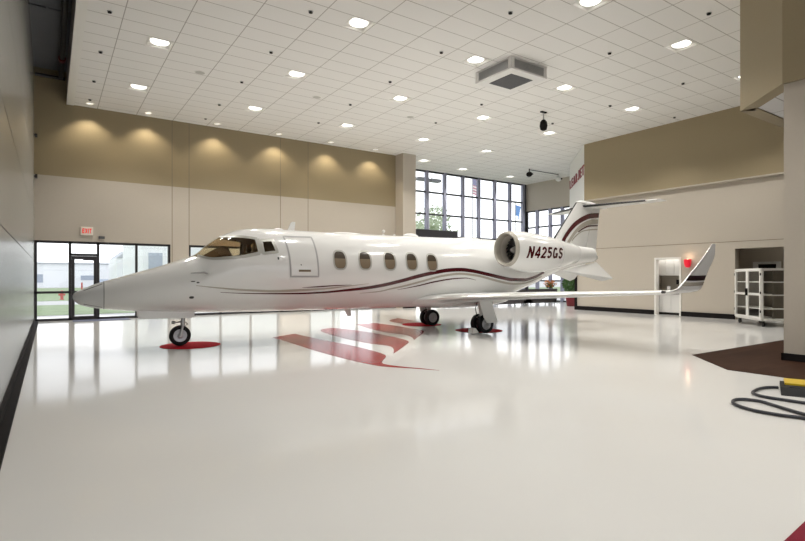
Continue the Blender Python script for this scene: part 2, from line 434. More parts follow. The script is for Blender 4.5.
# back wall with three window openings
WT = 2.92
d = MB()
d.box(-1.2, 14.95, BY, BY+.3, WT, 9.2)
for a, b in ((-1.2, -.47), (4.04, 4.74), (8.64, 10.1), (14.0, 14.95)): d.box(a, b, BY, BY+.3, 0, WT)
wb = struct('wall_back', d, M['wall'])
j = MB()
for x in (4.1, 4.75, 8.68, 10.03): j.box(x-.012, x+.012, BY-.004, BY, WT if x in (4.75,) else 0.12, CH)
j.build('panel_joint', M['joint'], wb)
struct('baseboard_back', MB().box(4.04, 4.74, BY-.02, BY, 0, .12).box(8.64, 10.1, BY-.02, BY, 0, .12).box(14, 15.05, BY-.02, BY, 0, .12), M['black'])
glazing('window_1', 'y', BY+.05, -.47, 4.04, .0, WT, [.61, 1.51, 2.81], [(1.04, -.47, .61), (2.43, .61, 1.51)], fw=.085, skip=(.61, 1.51))
MB().box(.65, 1.47, BY+.1, BY+.112, 2.46, 2.84).build('pane', M['glass'], bpy.data.objects['window_1'])
dr = MB().box(.655, .755, BY+.06, BY+.13, .01, 2.38).box(1.365, 1.465, BY+.06, BY+.13, .01, 2.38).box(.755, 1.365, BY+.06, BY+.13, .01, .14).box(.755, 1.365, BY+.06, BY+.13, 2.26, 2.38)
dr = struct('door_1', dr, M['frame'])
MB().box(.755, 1.365, BY+.09, BY+.10, .14, 2.26).build('pane', M['glass'], dr)
MB().box(.70, 1.42, BY+.0, BY+.06, 1.03, 1.09).build('push_bar', M['frame'], dr)
MB().box(1.02, 1.36, BY-.02, BY+.06, 2.22, 2.33).build('door_closer', M['frame'], dr)
glazing('window_2', 'y', BY+.05, 4.74, 8.64, .0, WT, [6.04, 7.34], [(1.04, 4.74, 8.64)], fw=.085)
glazing('window_3', 'y', BY+.05, 10.1, 14.0, .0, WT, [11.4, 12.7], [(1.04, 10.1, 14.0)], fw=.085)
# pilaster at the end of the back wall and the recess behind it
struct('wall_pilaster', MB().box(14.95, 15.75, 22.0, 25.1, 0, CH), M['beige'])
struct('baseboard_pilaster', MB().box(14.93, 15.77, 21.98, 22.0, 0, .12), M['black'])
# tall entrance glazing
EY = 24.85
ml = [17.22, 18.61, 19.98, 21.43, 22.77, 24.18, 25.57, 26.85]
eg = glazing('window_4', 'y', EY, 15.75, 27.15, 0, CH, ml, [(z, 15.75, 27.15) for z in (1.35, 2.7, 5.36, 6.68)], fw=.09, mm='mullion')
MB().box(15.75, 20.9, EY-.12, EY+.14, 3.85, 4.42).box(20.9, 27.15, EY-.12, EY+.14, 3.85, 4.1).build('transom', M['frame'], eg)
# right end wall of the entrance: glazed below, beige above
struct('wall_right', MB().box(27.15, 27.4, 19.1, 25.1, 6.1, CH).box(27.15, 27.4, 19.1, 19.5, 0, 6.1), M['beige'])
glazing('window_5', 'x', 27.15, 19.5, 24.85, 0, 6.1, [20.75, 21.84, 22.81, 23.91], [(z, 19.5, 24.85) for z in (1.35, 2.7, 3.85, 4.95)], fw=.09, mm='mullion')
# 45 degree upper wall with the lettering, and return
struct('wall_corner', MB().slab((24.4, 19.1), (21.2, 15.75), .25, ZT, CH).box(24.4, 27.2, 18.85, 19.1, 0, CH), M['lightwhite'])
struct('ceiling.002', MB().prism([(21.25, 15.75), (24.4, 19.1), (27.2, 19.1), (27.2, 15.0), (21.4, 15.0)], ZT, ZT+.1), M['white'])
# long right wall: tan overhang above, beige below with a doorway and an opening
struct('wall_right_upper', MB().box(21.2, 21.6, 5.1, 15.75, ZT, CH), M['tan'])
struct('trim_2', MB().box(21.2, 21.42, 5.1, 15.75, ZT-.05, ZT), M['beige'])
d = MB()
d.box(21.4, 21.6, 12.3, 16.3, 0, ZT); d.box(21.4, 21.6, 11.28, 12.3, 2.35, ZT)
d.box(21.4, 21.6, 9.2, 11.28, 0, ZT); d.box(21.4, 21.6, 5.0, 9.2, 2.67, ZT); d.box(21.4, 21.6, -10, 6.3, 0, 2.67); d.box(21.4, 21.6, -10, 5.0, 2.67, ZT+.2)
wr = struct('wall_right_lower', d, M['beige'])
MB().box(21.392, 21.4, 5, 16.3, 2.93, 2.95).build('panel_joint', M['joint'], wr)
struct('baseboard_right', MB().box(21.36, 21.4, 12.36, 16.3, 0, .19).box(21.36, 21.4, 9.2, 11.22, 0, .19), M['black'])
struct('trim_3', MB().box(21.375, 21.61, 12.285, 12.36, 0, 2.42).box(21.375, 21.61, 11.22, 11.295, 0, 2.42).box(21.375, 21.61, 11.295, 12.285, 2.335, 2.42), M['lightwhite'])
struct('trim_4', MB().box(21.34, 21.62, 16.3, 16.42, 0, 2.3), M['black'])
# kitchen alcove and corridor behind the openings
struct('wall_alcove', MB().box(21.6, 22.4, 12.6, 12.7, 0, 2.7), M['beige'])
struct('wall_alcove.001', MB().box(21.6, 22.4, 10.9, 11.0, 0, 2.7), M['beige'])
struct('wall_alcove.002', MB().box(22.33, 22.43, 11.0, 12.6, 0, 2.7), M['beige'])
struct('ceiling.004', MB().box(21.6, 22.4, 11.0, 12.6, 2.6, 2.7), M['white'])
d = MB().box(23.2, 23.4, 5.5, 9.9, 0, 3.0).box(21.6, 23.4, 9.8, 9.95, 0, 3).box(21.6, 23.4, 6.0, 6.15, 0, 3).box(21.6, 23.4, 5.5, 9.95, 2.9, 3.0)
struct('wall_corridor', d, M['beige'])
dw = struct('door_2', MB().box(23.14, 23.2, 8.35, 9.3, 0, 2.2), M['white'])
MB().box(23.12, 23.15, 8.5, 9.1, .1, 2.1).build('door_leaf', M['black'], dw)
# bulkhead and pillar wall
B0, B1 = (11.63, 4.17), (12.8, 5.4)
ZB = 5.31
d = MB()
d.slab(B0, B1, -.28, ZB, CH); d.box(12.8, 21.05, 5.1, 5.4, ZB, CH); d.box(11.63, 11.95, -10, 4.17, ZB, CH)
struct('wall_bulkhead', d, M['tan'])
struct('ceiling.003', MB().prism([(11.9,-10),(11.9,4.1),(12.9,5.15),(21.4,5.15),(21.4,-10)], ZB+.025, ZB+.08), M['soffit'])
struct('wall_pillar', MB().box(11.7, 12.25, -10, 4.17, 0, ZB), M['beige'])
struct('baseboard_pillar', MB().box(11.66, 11.7, -10, 4.2, 0, .14).box(11.66, 12.25, 4.17, 4.2, 0, .14), M['black'])
# wall behind the camera: glazed hangar front
d = MB().box(-1.2, 27.4, -10.3, -10, 6.6, 9.2).box(11.7, 27.4, -10.3, -10, 0, 6.6)
struct('wall_front', d, M['beige'])
glazing('window_6', 'y', -10.2, -.6, 11.7, 0, 6.6, [1.9, 4.4, 6.9, 9.4], [(2.2, -.6, 11.7), (4.4, -.6, 11.7)], fw=.1)

# ------------------------------------------------------------------ ceiling fittings
rows = ['row next to the tan back wall', 'second row out from the back wall', 'third row out from the back wall', 'fourth row out from the back wall', 'added unseen fifth row from the back wall', 'added unseen sixth row from the back wall']
def spot(parent, loc, power, angle, blend, col, radius=.12, tilt=None):
    l = bpy.data.lights.new('lamp', 'SPOT'); l.energy = power; l.spot_size = math.radians(angle); l.spot_blend = blend; l.color = col; l.shadow_soft_size = radius
    o = bpy.data.objects.new('lamp', l); COL.objects.link(o); o.parent = parent; o.location = loc
    if tilt: o.rotation_euler = tilt
    return o
WARM = (1.0, .965, .91)
def downlight(loc, label, lens_r=.235, half=.31):
    t = thing('ceiling_downlight', label, 'ceiling light', loc, 0, 'round downlights in the tile ceiling')
    f = MB(); q = AH-.002; H_ = .055
    for a, b, c, d_ in ((-q,-q+.012,-q,q), (q-.012,q,-q,q), (-q,q,-q,-q+.012), (-q,q,q-.012,q)): f.box(a, b, c, d_, .0, H_)
    f.box(-q, q, -q, q, H_, H_+.02)
    for a, b, c, d_ in ((-q-.02,-q+.012,-q-.02,q+.02), (q-.012,q+.02,-q-.02,q+.02), (-q,q,-q-.02,-q+.012), (-q,q,q-.012,q+.02)): f.box(a, b, c, d_, -.008, 0)
    f.build('recessed_housing', M['lightwhite'], t)
    MB().lathe([(H_-.001, lens_r), (H_-.02, lens_r*.97), (H_-.03, lens_r*.6), (H_-.034, .005)], n=32, cap0=True, cap1=True).build('lens', M['lens'], t, 40)
    spot(t, (0,0,-.03), 475, 122, .45, WARM, .2)
    return t
d0 = None
for jy, y in enumerate(LY):
    xs = LX[:2] if jy == 4 else LX[:3] if jy == 5 else LX[2:] if jy == 3 else LX[1:] if jy == 2 else LX
    for k, x in enumerate(xs):
        first = LX.index(xs[0])
        lab = 'ceiling downlight %s from the grey metal wall, %s' % (ORD[k], rows[jy])
        if d0 is None: d0 = downlight((x, y, CH), lab)
        else: copy_thing(d0, (x, y, CH), lab)
for k, (x, y) in enumerate(ENTRY):
    copy_thing(d0, (x, y, CH), 'ceiling downlight near the tall entrance windows, %s from the beige pilaster' % ORD[k])
# wall washers along the back wall
ww = None
for k, x in enumerate([1.2, 3.15, 5.74, 8.4, 10.95, 13.4]):
    lab = 'small wall-wash light above the tan back wall, %s from the grey metal wall' % ORD[k]
    if ww is None:
        ww = thing('wall_wash_light', lab, 'ceiling light', (x, 22.15, CH), 0, 'wall washers along the back wall')
        MB().lathe([(0,.16),(-.02,.16),(-.02,.12),(0,.12)], n=24).build('trim_ring', M['lightwhite'], ww, 40)
        MB().lathe([(-.004,.12),(-.010,.07),(-.012,.005)], n=24, cap0=True, cap1=True).build('lens', M['wwlens'], ww, 40)
        spot(ww, (0,0,-.05), 120, 110, .6, (1, .87, .66), .06)
    else: copy_thing(ww, (x, 22.15, CH), lab)
# sprinkler heads
sp = None
for k, (x, ys) in enumerate([(1.18, (14.21, 16.9, 19.55, 21.66)), (5.16, (11.52, 14.22, 16.93, 19.63, 21.67)), (9.14, (8.87, 11.53, 14.2, 16.9, 19.63)), (13.12, (6.22, 8.9, 14.18, 16.92)), (17.16, (8.94, 11.62, 14.28)), (20.52, (11.03,))]):
    for q, y in enumerate(sorted(ys, reverse=True)):
        lab = 'sprinkler head %s from the back wall, %s line out from the grey metal wall' % (ORD[q], ORD[k])
        if sp is None:
            sp = thing('ceiling_sprinkler', lab, 'sprinkler', (x, y, CH), 0, 'sprinkler heads in the tile ceiling')
            MB().lathe([(0,.06),(-.012,.055),(-.014,.02)], n=16, cap0=True, cap1=True).build('escutcheon', M['greymetal'], sp, 40)
            MB().lathe([(-.010,.035),(-.03,.05),(-.04,.045)], n=12, cap1=True).build('deflector', M['black'], sp, 40)
        else: copy_thing(sp, (x, y, CH), lab)
# round grey speakers
spk = None
for k, (px, lab) in enumerate([((3.86, 16.9), 'faint round grey ceiling speaker above the jet cabin door area'), ((7.80, 16.9), 'faint round grey ceiling speaker above the middle of the jet'), ((11.83, 16.9), 'faint round grey ceiling speaker beyond the air conditioning unit')]):
    if spk is None:
        spk = thing('ceiling_speaker', lab, 'speaker', (*px, CH), 0, 'round ceiling speakers')
        MB().lathe([(0,.16),(-.01,.155),(-.012,.14)], n=24).build('rim', M['lightwhite'], spk, 40)
        MB().lathe([(-.006,.14),(-.016,.07),(-.018,.005)], n=24, cap0=True, cap1=True).build('grille', M['speaker'], spk, 40)
    else: copy_thing(spk, (*px, CH), lab)
# air-conditioning cassette
ac = thing('air_conditioner', 'square white air conditioning cassette with dark grille hanging from tile ceiling', 'air conditioner', (11.70, 11.34, CH-.36))
q = .76
b = MB()
b.box(-q, q, -q, q, 0, .045); b.box(-q, q, -q, q, .315, .36)
for sx_ in (-1, 1):
    for sy_ in (-1, 1): b.box(sx_*q, sx_*(q-.13), sy_*q, sy_*(q-.13), .045, .315)
b.box(-q+.06, q-.06, -q+.06, q-.06, .045, .315)
b.build('casing', M['white'], ac)
for (u, v) in ((0,-1), (-1,0), (0,1), (1,0)):
    lv = MB()
    for k in range(7):
        z = .055+k*.037
        if u == 0: lv.box(-q+.14, q-.14, v*(q-.055), v*(q-.005), z, z+.02)
        else: lv.box(u*(q-.055), u*(q-.005), -q+.14, q-.14, z, z+.02)
    lv.build('louver_vent', M['louver'], ac)
g = MB().box(-.46, .46, -.46, .46, -.012, .0)
for k in range(15): g.box(-.44, .44, -.44+k*.062, -.43+k*.062, -.018, -.012)
g.build('intake_grille', M['vent'], ac)
# black hanging fixture and cameras
hl = thing('spotlight', 'black spotlight hanging on a short stem from the tile ceiling', 'spotlight', (15.7, 13.5, CH))
MB().box(-.14, .14, -.05, .05, -.04, 0).build('mount_plate', M['black'], hl)
MB().tube([(0,0,-.04), (0,0,-.32)], .025).build('stem', M['greymetal'], hl, 40)
MB().lathe([(-.72,.06),(-.68,.12),(-.55,.15),(-.40,.13),(-.32,.07),(-.30,.02)], n=20, cap0=True, cap1=True).build('lamp_head', M['black'], hl, 50)
for nm, lab, loc, mm in (('ceiling_camera', 'black dome camera hanging near the tall entrance windows', (23.3, 21.1, CH), 'black'), ('ceiling_camera', 'white box camera at the end of a thin ceiling rod', (25.9, 21.1, CH), 'white')):
    t = thing(nm, lab, 'camera', loc)
    MB().tube([(0,0,0), (0,0,-.2)], .03).build('stem', M[mm], t, 40)
    MB().ball((0,0,-.32), (.16,.2,.15)).build('camera_body', M[mm], t, 60)
    MB().lathe([(0,.05),(-.06,.05)], (0,-.2,-.34), 'y', 12, True, True).build('camera_lens', M['black'], t, 40)
tag(MB().tube([(23.3, 21.1, CH-.05), (25.9, 21.1, CH-.05)], .02).build('ceiling_rod', M['steel_dark'], None, 40), 'thin dark rod under the ceiling joining two cameras', 'rod')
# sprinkler mains in the gap by the hangar door
pm = thing('ceiling_pipe', 'dark sprinkler main running along the gap above the grey metal wall', 'pipe', (.33, 0, 8.75))
MB().tube([(0,-8,0), (0,22.3,0)], .075, 14).build('pipe', M['steel_dark'], pm, 40)
for y in (10.5, 14.6, 20.4): MB().tube([(0,y-.1,0), (0,y+.1,0)], .105, 14).build('coupling', M['pot'], pm, 40)
tag(MB().tube([(-.45,22.5,8.78), (.45,22.5,8.78)], .06, 12).build('ceiling_pipe', M['steel_dark'], None, 40), 'short dark pipe crossing the gap high on the back wall', 'pipe')
# small wall fixtures
tag(MB().box(-.44, -.37, 22.6, 22.7, 6.58, 6.70).box(-.46, -.40, 22.52, 22.61, 6.61, 6.67).build('wall_bracket', M['steel_dark']), 'upper small dark bracket in the corner of the tan wall', 'bracket')
tag(MB().box(-.44, -.37, 22.6, 22.7, 5.12, 5.26).box(-.46, -.38, 22.5, 22.61, 5.13, 5.20).build('wall_bracket', M['steel_dark']), 'lower small dark bracket in the corner where the wall colours meet', 'bracket')
tag(MB().box(1.52, 1.72, 22.64, 22.7, 3.04, 3.14).build('motion_sensor', M['vent']), 'small grey motion sensor above the glass door', 'sensor')
tag(MB().lathe([(0,.09),(-.05,.08),(-.07,.03)], (14.2, BY, 3.95), 'y', 16, True, True).build('wall_sensor', M['white'], None, 40), 'small round white sensor on the beige wall by the pilaster', 'sensor')
ex = thing('exit_sign', 'white exit sign with red letters above the glass door', 'exit sign', (1.14, BY-.08, 3.16))
MB().box(-.20, .20, 0, .08, 0, .31).build('housing', M['exitbox'], ex)
fit_text('EXIT', .30, .18, lambda u, v, k: (-.15+u, -.006*k, .065+v)).build('lettering', M['exitred'], ex)
# lettering on the 45 degree wall
D45 = Vector((21.2-24.4, 15.75-19.1, 0)); L45 = D45.length; D45.normalize(); N45 = Vector((-D45.y, D45.x, 0)) * -1
if N45.dot(Vector((-1,-1,0))) < 0 and False: N45 = -N45
ls = fit_text('LEARJET', 4.4, .48, lambda u, v, k: tuple(Vector((24.4,19.1,6.52))+D45*(.25+u)+Vector((-.7125,.7017,0))*(.04*k)+Vector((0,0,v))), weight=.16, gap=.3, split=True)
sg = thing('wall_sign', 'dark red capital lettering along the angled white upper wall', 'sign', (22.8, 17.4, 6.5))
for l_ in ls:
    l_.v = [(a-22.8, b-17.4, c-6.5) for a, b, c in l_.v]; l_.build('letter', M['signred'], sg)

# ------------------------------------------------------------------ floor graphics and mats
stripes = [
 [(4.87,13.31),(5.72,13.84),(5.69,12.76),(5.84,10.82),(5.80,9.61),(5.72,9.09),(5.57,8.79),(5.26,8.44),(5.11,8.22),(5.07,8.05),(5.22,7.63),(5.41,7.29),(5.52,7.01),(5.17,7.54),(4.93,7.83),(4.86,8.06),(4.79,8.58),(4.76,9.34),(4.76,10.54),(4.85,12.06)],
 [(6.78,14.55),(7.34,14.74),(7.57,14.02),(7.65,12.68),(7.61,11.46),(7.42,10.61),(6.94,10.08),(5.93,9.08),(6.35,9.71),(6.55,10.18),(6.35,10.75),(6.33,11.99),(6.47,13.48)],
 [(8.54,15.37),(9.36,15.51),(9.41,14.03),(9.22,12.54),(9.03,12.15),(7.65,10.77),(8.00,11.33),(8.18,11.94),(7.99,12.69),(8.24,14.12)],
 [(10.26,16.15),(11.16,16.80),(11.09,15.86),(10.92,14.69),(9.93,14.21),(10.04,15.28)]]
em = thing('floor_emblem', 'red emblem of four curved wing stripes painted on the glossy floor', 'floor emblem', (7, 11, 0))
for s_ in stripes:
    # chamfer corners into smooth outline
    for _ in range(2):
        n = len(s_); o = []
        for i in range(n):
            a, b_, c = s_[i-1], s_[i], s_[(i+1) % n]
            v1 = Vector((a[0]-b_[0], a[1]-b_[1])).normalized(); v2 = Vector((c[0]-b_[0], c[1]-b_[1])).normalized()
            if v1.dot(v2) > -.55: o.append(b_)
            else: o += [(b_[0]*.75+a[0]*.25, b_[1]*.75+a[1]*.25), (b_[0]*.75+c[0]*.25, b_[1]*.75+c[1]*.25)]
        s_ = o
    MB().prism([(x-7, y-11) for x, y in s_], .0005, .003).build('stripe', M['red'], em)
def disc(x, y, r, lab):
    o = MB().lathe([(.0,r),(.006,r),(.008,r-.01)], n=64, cap0=True, cap1=True).build('round_mat', M['redmat'], None, 30); o.location = (x, y, .003)
    return tag(o, lab, 'mat', 'round red mats under the landing gear')
disc(2.72, 12.85, .66, 'round red mat under the single nose wheel')
disc(10.34, 14.1, .66, 'round red mat under the landing wheels beyond the fuselage')
disc(10.62, 11.6, .70, 'round red mat under the landing wheels with the grey chock')
tag(MB().prism([(3.62,1.30),(4.05,1.33),(6.2,1.42),(6.2,-2),(3.4,-2)], .001, .012).build('red_carpet', M['dredmat']), 'deep red carpet corner on the pale floor beside the camera', 'carpet')
tag(MB().box(.68, 2.5, 21.85, BY-.02, .001, .012).build('door_mat', M['bluemat']), 'blue grey entrance mat inside the glass door', 'mat')

# ------------------------------------------------------------------ the jet
JET = thing('business_jet', 'white twin engine business jet with maroon and taupe stripes parked on the floor', 'airplane', (.394, 12.97, .011), math.radians(-3.4))
SS = [0, .015, .05, .16, .36, .57, .8, 1.2, 1.7, 2.2, 2.42, 2.66, 3.0, 3.18, 3.4, 3.75, 4.3, 5, 7, 9, 10.4, 11.0, 11.8, 12.4, 13.1, 14, 15, 16, 16.3, 16.48]
ZB_ = [1.175, 1.115, 1.06, .985, .93, .895, .868, .825, .79, .77, .763, .757, .748, .744, .74, .735, .73, .725, .72, .72, .73, .79, .93, 1.12, 1.34, 1.66, 1.93, 2.10, 2.15, 2.22]
ZT_ = [1.18, 1.232, 1.265, 1.325, 1.42, 1.495, 1.565, 1.69, 1.845, 2.03, 2.11, 2.32, 2.56, 2.655, 2.735, 2.785, 2.80, 2.785, 2.775, 2.775, 2.79, 2.79, 2.77, 2.75, 2.72, 2.67, 2.60, 2.50, 2.46, 2.40]
HW_ = [.005, .07, .125, .22, .315, .41, .495, .605, .70, .79, .82, .855, .90, .92, .94, .97, 1.0, 1.02, 1.02, 1.02, 1.02, 1.0, .93, .86, .76, .61, .44, .27, .19, .08]
def sec(s): return interp(s, SS, ZB_), interp(s, SS, ZT_), interp(s, SS, HW_)
def fpoint(s, th):
    zb, zt, hw = sec(s); zc = zb+(zt-zb)*.5
    sn = math.sin(th); return (s, hw*math.cos(th), zc+(zt-zc)*sn if sn > 0 else zc+(zc-zb)*sn)
def half_y(s, z):
    zb, zt, hw = sec(s); zc = (zb+zt)/2; t = (z-zc)/(zt-zc); t = max(-.9995, min(.9995, t))
    return hw*math.sqrt(1-t*t)
def surf(s, z, side=-1, off=0.):
    y = half_y(s, z); e = .01
    dys = (half_y(s+e, z)-half_y(s-e, z))/(2*e); dyz = (half_y(s, z+e)-half_y(s, z-e))/(2*e)
    n = Vector((-dys, 1, -dyz)).normalized()
    return (s+n.x*off, side*(y+n.y*off), z+n.z*off)
def ribbon(path, width, side=-1, off=.004, step=.05, closed=False, cross=3, fn=None):
    fn = fn or surf
    p = resample(path, step) if not closed else path
    n = len(p); rows_ = []
    for i, q in enumerate(p):
        a = p[i-1] if (i or closed) else p[i]; b = p[(i+1) % n] if (i < n-1 or closed) else p[i]
        t = Vector((b[0]-a[0], b[1]-a[1])).normalized(); nn = Vector((-t.y, t.x))
        wd = width if not isinstance(width, (list, tuple)) else interp(i/(n-1), [k/(len(width)-1) for k in range(len(width))], width)
        rows_.append([fn(q[0]+nn.x*wd*(k/(cross-1)-.5), q[1]+nn.y*wd*(k/(cross-1)-.5), side, off) for k in range(cross)])
    if closed: rows_.append(rows_[0])
    inner = [[fn(q2[0], q2[2], side, off) if False else q2 for q2 in r] for r in rows_]
    return MB().rings(inner, closed=False)
def patch(poly, side=-1, off=.003, rings=8, fn=None):
    fn = fn or surf
    cx = sum(p[0] for p in poly)/len(poly); cz = sum(p[1] for p in poly)/len(poly)
    rr = [[fn(cx+(p[0]-cx)*k/rings, cz+(p[1]-cz)*k/rings, side, off) for p in poly] for k in range(1, rings+1)]
    m = MB().rings(rr, True, False); return m
def densify(poly, step=.05):
    o = []
    for a, b in zip(poly, poly[1:]+poly[:1]):
        n = max(1, int(math.dist(a, b)/step))
        o += [(a[0]+(b[0]-a[0])*i/n, a[1]+(b[1]-a[1])*i/n) for i in range(n)]
    return o
def sq_ell(cx, cz, a, b, n=40, e=2.8, lean=0.):
    o = []
    for k in range(n):
        c, s_ = math.cos(2*PI*k/n), math.sin(2*PI*k/n)
        u = a*math.copysign(abs(c)**(2/e), c); v = b*math.copysign(abs(s_)**(2/e), s_)
        o.append((cx+u-lean*v, cz+v))
    return o
def inside(x, y, poly):
    r = False
    for (x0,y0),(x1,y1) in zip(poly, poly[1:]+poly[:1]):
        if (y0 > y) != (y1 > y) and x < (x1-x0)*(y-y0)/(y1-y0)+x0: r = not r
    return r
# fuselage skin with real windshield openings
NT = 192
thetas = [2*PI*k/NT for k in range(NT)]
stations = [.57]
s_ = .57
while s_ < 16.48:
    s_ += .03 if 2.2 < s_ < 4.25 else .12
    stations.append(min(s_, 16.48))
WS = [(2.2, 2.12), (2.42, 2.055), (2.69, 2.00), (3.0, 2.02), (3.28, 2.05), (3.70, 2.14), (3.67, 2.49), (3.4, 2.53), (3.1, 2.545), (2.95, 2.56), (2.7, 2.75), (2.2, 2.6)]
SW = [(3.79, 2.43), (4.02, 2.455), (4.08, 2.20), (3.80, 2.155)]
fus, ws_l, ws_r, sw_l, sw_r = MB(), MB(), MB(), MB(), MB()
ringsv = [[fpoint(s, t) for t in thetas] for s in stations]
for part in (fus, ws_l, ws_r, sw_l, sw_r): part.v = [p for r in ringsv for p in r]
for i in range(len(stations)-1):
    for jn in range(NT):
        k = (jn+1) % NT
        f_ = (i*NT+jn, i*NT+k, (i+1)*NT+k, (i+1)*NT+jn)
        tgt = fus
        if 2.2 < stations[i] < 4.2:
            c = fpoint((stations[i]+stations[i+1])/2, (thetas[jn]+2*PI/NT/2))
            if abs(c[1]) > .035:
                if inside(c[0], c[2], WS) and c[2] > 1.9: tgt = ws_l if c[1] < 0 else ws_r
                elif inside(c[0], c[2], SW): tgt = sw_l if c[1] < 0 else sw_r
        tgt.f.append(f_)
fus.f.append(tuple(range((len(stations)-1)*NT, len(stations)*NT)))
def clean(mb):
    used = sorted({i for f in mb.f for i in f}); mp = {o: n for n, o in enumerate(used)}
    mb.v = [mb.v[i] for i in used]; mb.f = [tuple(mp[i] for i in f) for f in mb.f]; return mb
FUS = clean(fus).build('fuselage', M['paint'], JET, 50)
for a, b in ((ws_l, sw_l), (ws_r, sw_r)):
    clean(a).build('windshield', M['dglass'], JET, 60); clean(b).build('side_window', M['dglass'], JET, 60)
nose = MB().rings([[fpoint(s, t) for t in thetas] for s in (0, .01, .025, .05, .08, .12, .16, .22, .29, .36, .43, .5, .565)], True, True).build('nose_cone', M['radome'], JET, 60)
MB().rings([[tuple(Vector(fpoint(s, t))*1+Vector((0, math.cos(t)*.002, math.sin(t)*.002))) for t in thetas] for s in (.562, .575)], False, False).build('radome_seam', M['seam'], JET, 60)
for side in (-1, 1):   # static strips on the radome
    for z0, z1 in ((1.30, 1.44), (1.02, .945)):
        MB().rings(ribbon([(.2, z0), (.54, z1)], .012, side, .003).v and [[surf(s, z0+(z1-z0)*(s-.2)/.34-.006, side, .003), surf(s, z0+(z1-z0)*(s-.2)/.34+.006, side, .003)] for s in (.2, .28, .36, .45, .54)], closed=False).build('static_strip', M['seam'], nose)
# windshield surrounds
for side in (-1, 1):
    low = [(2.44, 2.085), (2.55, 2.03), (2.69, 2.00), (3.0, 2.02), (3.28, 2.05), (3.70, 2.14)]
    ribbon(low, [.05, .06, .07, .075, .08], side, .006).build('windshield_frame', M['winframe'], JET, 60)
    ribbon([(3.72, 2.13), (3.69, 2.49)], .11, side, .007).build('windshield_post', M['winframe'], JET, 60)
    ribbon([(3.70, 2.49), (3.4, 2.53), (3.1, 2.545), (2.97, 2.54)], .06, side, .006).build('windshield_frame', M['winframe'], JET, 60)
    ribbon(densify([(3.77, 2.45), (4.04, 2.475), (4.11, 2.18), (3.78, 2.135)], .03), .07, side, .0055, closed=True).build('side_window_frame', M['winframe'], JET, 60)
cp = [(s, sec(s)[1]) for s in [2.40+.05*k for k in range(13)]]
MB().rings([[(s, y, z-(.004 if abs(y) > .03 else 0)+.008) for y in (-.045, -.02, .02, .045)] for s, z in cp], closed=False).build('windshield_center_post', M['winframe'], JET, 60)
# cockpit interior
ck = MB()
ck.rings([[(s, y, z) for y, z in ((-.62*k, 1.7), (-.60*k, 1.98+h*.5), (-.3*k, 2.04+h), (0, 2.06+h), (.3*k, 2.04+h), (.60*k, 1.98+h*.5), (.62*k, 1.7))] for s, k, h in ((2.55, .75, 0), (2.75, .9, .13), (2.95, 1.05, .24), (3.1, 1.05, .26), (3.16, 1.05, .15))], True, True)
ck.build('glareshield', M['cockpit'], JET, 30)
MB().box(2.5, 4.25, -.72, .72, 1.45, 1.5).build('cockpit_floor', M['cockpit'], JET)
MB().rings([[tuple(Vector((4.24+dx, .965*fpoint(4.24, t)[1], 1.77+.965*(fpoint(4.24, t)[2]-1.77)))) for t in thetas[::4]] for dx in (0, .03)]).build('cockpit_bulkhead', M['seat'], JET)
for y in (-.4, .4):
    st = MB()
    st.rings([[(x+dx, y+dy, z) for dx, dy in ((-.06,-.22*k),(.06,-.22*k),(.06,.22*k),(-.06,.22*k))] for x, z, k in ((3.62, 1.5, .9), (3.66, 1.9, 1), (3.72, 2.2, .9), (3.74, 2.25, .5), (3.75, 2.42, .45))])
    st.box(3.2, 3.66, y-.22, y+.22, 1.5, 1.72)
    st.build('cockpit_seat', M['seat'], JET, 40)
# cabin windows
for side in (-1, 1):
    for k, (s, z) in enumerate([(5.68, 2.015), (6.38, 2.015), (7.11, 2.01), (7.79, 2.005), (8.45, 1.99)]):
        wnd = patch(sq_ell(s, z, .165, .225), side, .004).build('cabin_window', M['cabinpane'], JET, 60)
        ribbon(sq_ell(s, z, .172, .235), .042, side, .009, closed=True).build('window_rim', M['winframe'], wnd, 60)
        sh = [(s+(p[0]-s), min(p[1], z+.035)) for p in sq_ell(s, z, .145, .205)]
        patch(sh, side, .0065).build('window_shade', M['shade'], wnd, 60)
# cabin door (port)
dp = densify([(4.34, 2.57), (5.06, 2.58), (5.10, 1.60), (4.41, 1.60), (4.385, 2.1)], .04)
dr = patch(dp, -1, .004, 14).build('cabin_door', M['paint'], JET, 60)
ribbon(dp, .042, -1, .007, closed=True).build('door_seal', M['doorline'], dr, 60)
h = patch(densify([(4.60, 1.765), (4.90, 1.765), (4.90, 1.715), (4.60, 1.715)], .05), -1, .012, 3).build('door_handle', M['shade'], dr, 60)
patch(sq_ell(4.66, 1.88, .015, .015, 12), -1, .008, 2).build('door_lock', M['seam'], dr)
patch(sq_ell(4.12, 2.03, .022, .035, 12), -1, .006, 2).build('door_button', M['seam'], JET)
# livery stripes
main = [(2.84,1.245),(3.34,1.215),(3.92,1.2),(4.64,1.19),(5.29,1.21),(5.83,1.25),(6.39,1.30),(6.83,1.36),(7.43,1.48),(8.07,1.63),(8.56,1.72),(8.98,1.78),(9.4,1.80),(9.8,1.77),(10.41,1.67),(11.0,1.57),(11.48,1.51),(12.06,1.50),(12.58,1.58),(13.07,1.75)]
lowt = [(6.3,1.17),(6.86,1.21),(7.13,1.265),(7.59,1.35),(8.07,1.46),(8.82,1.625),(9.4,1.68),(9.94,1.64),(10.8,1.48),(11.4,1.39),(11.72,1.375),(12.14,1.39),(12.58,1.47),(13.03,1.61)]
lowm = [(7.4,1.25),(7.73,1.30),(8.07,1.36),(8.56,1.46),(9.18,1.54),(9.61,1.56),(10.0,1.50)]
upt = [(2.32,1.40),(2.79,1.345),(3.45,1.285),(4.03,1.255),(4.64,1.27),(5.29,1.30),(5.83,1.35),(6.5,1.42)]
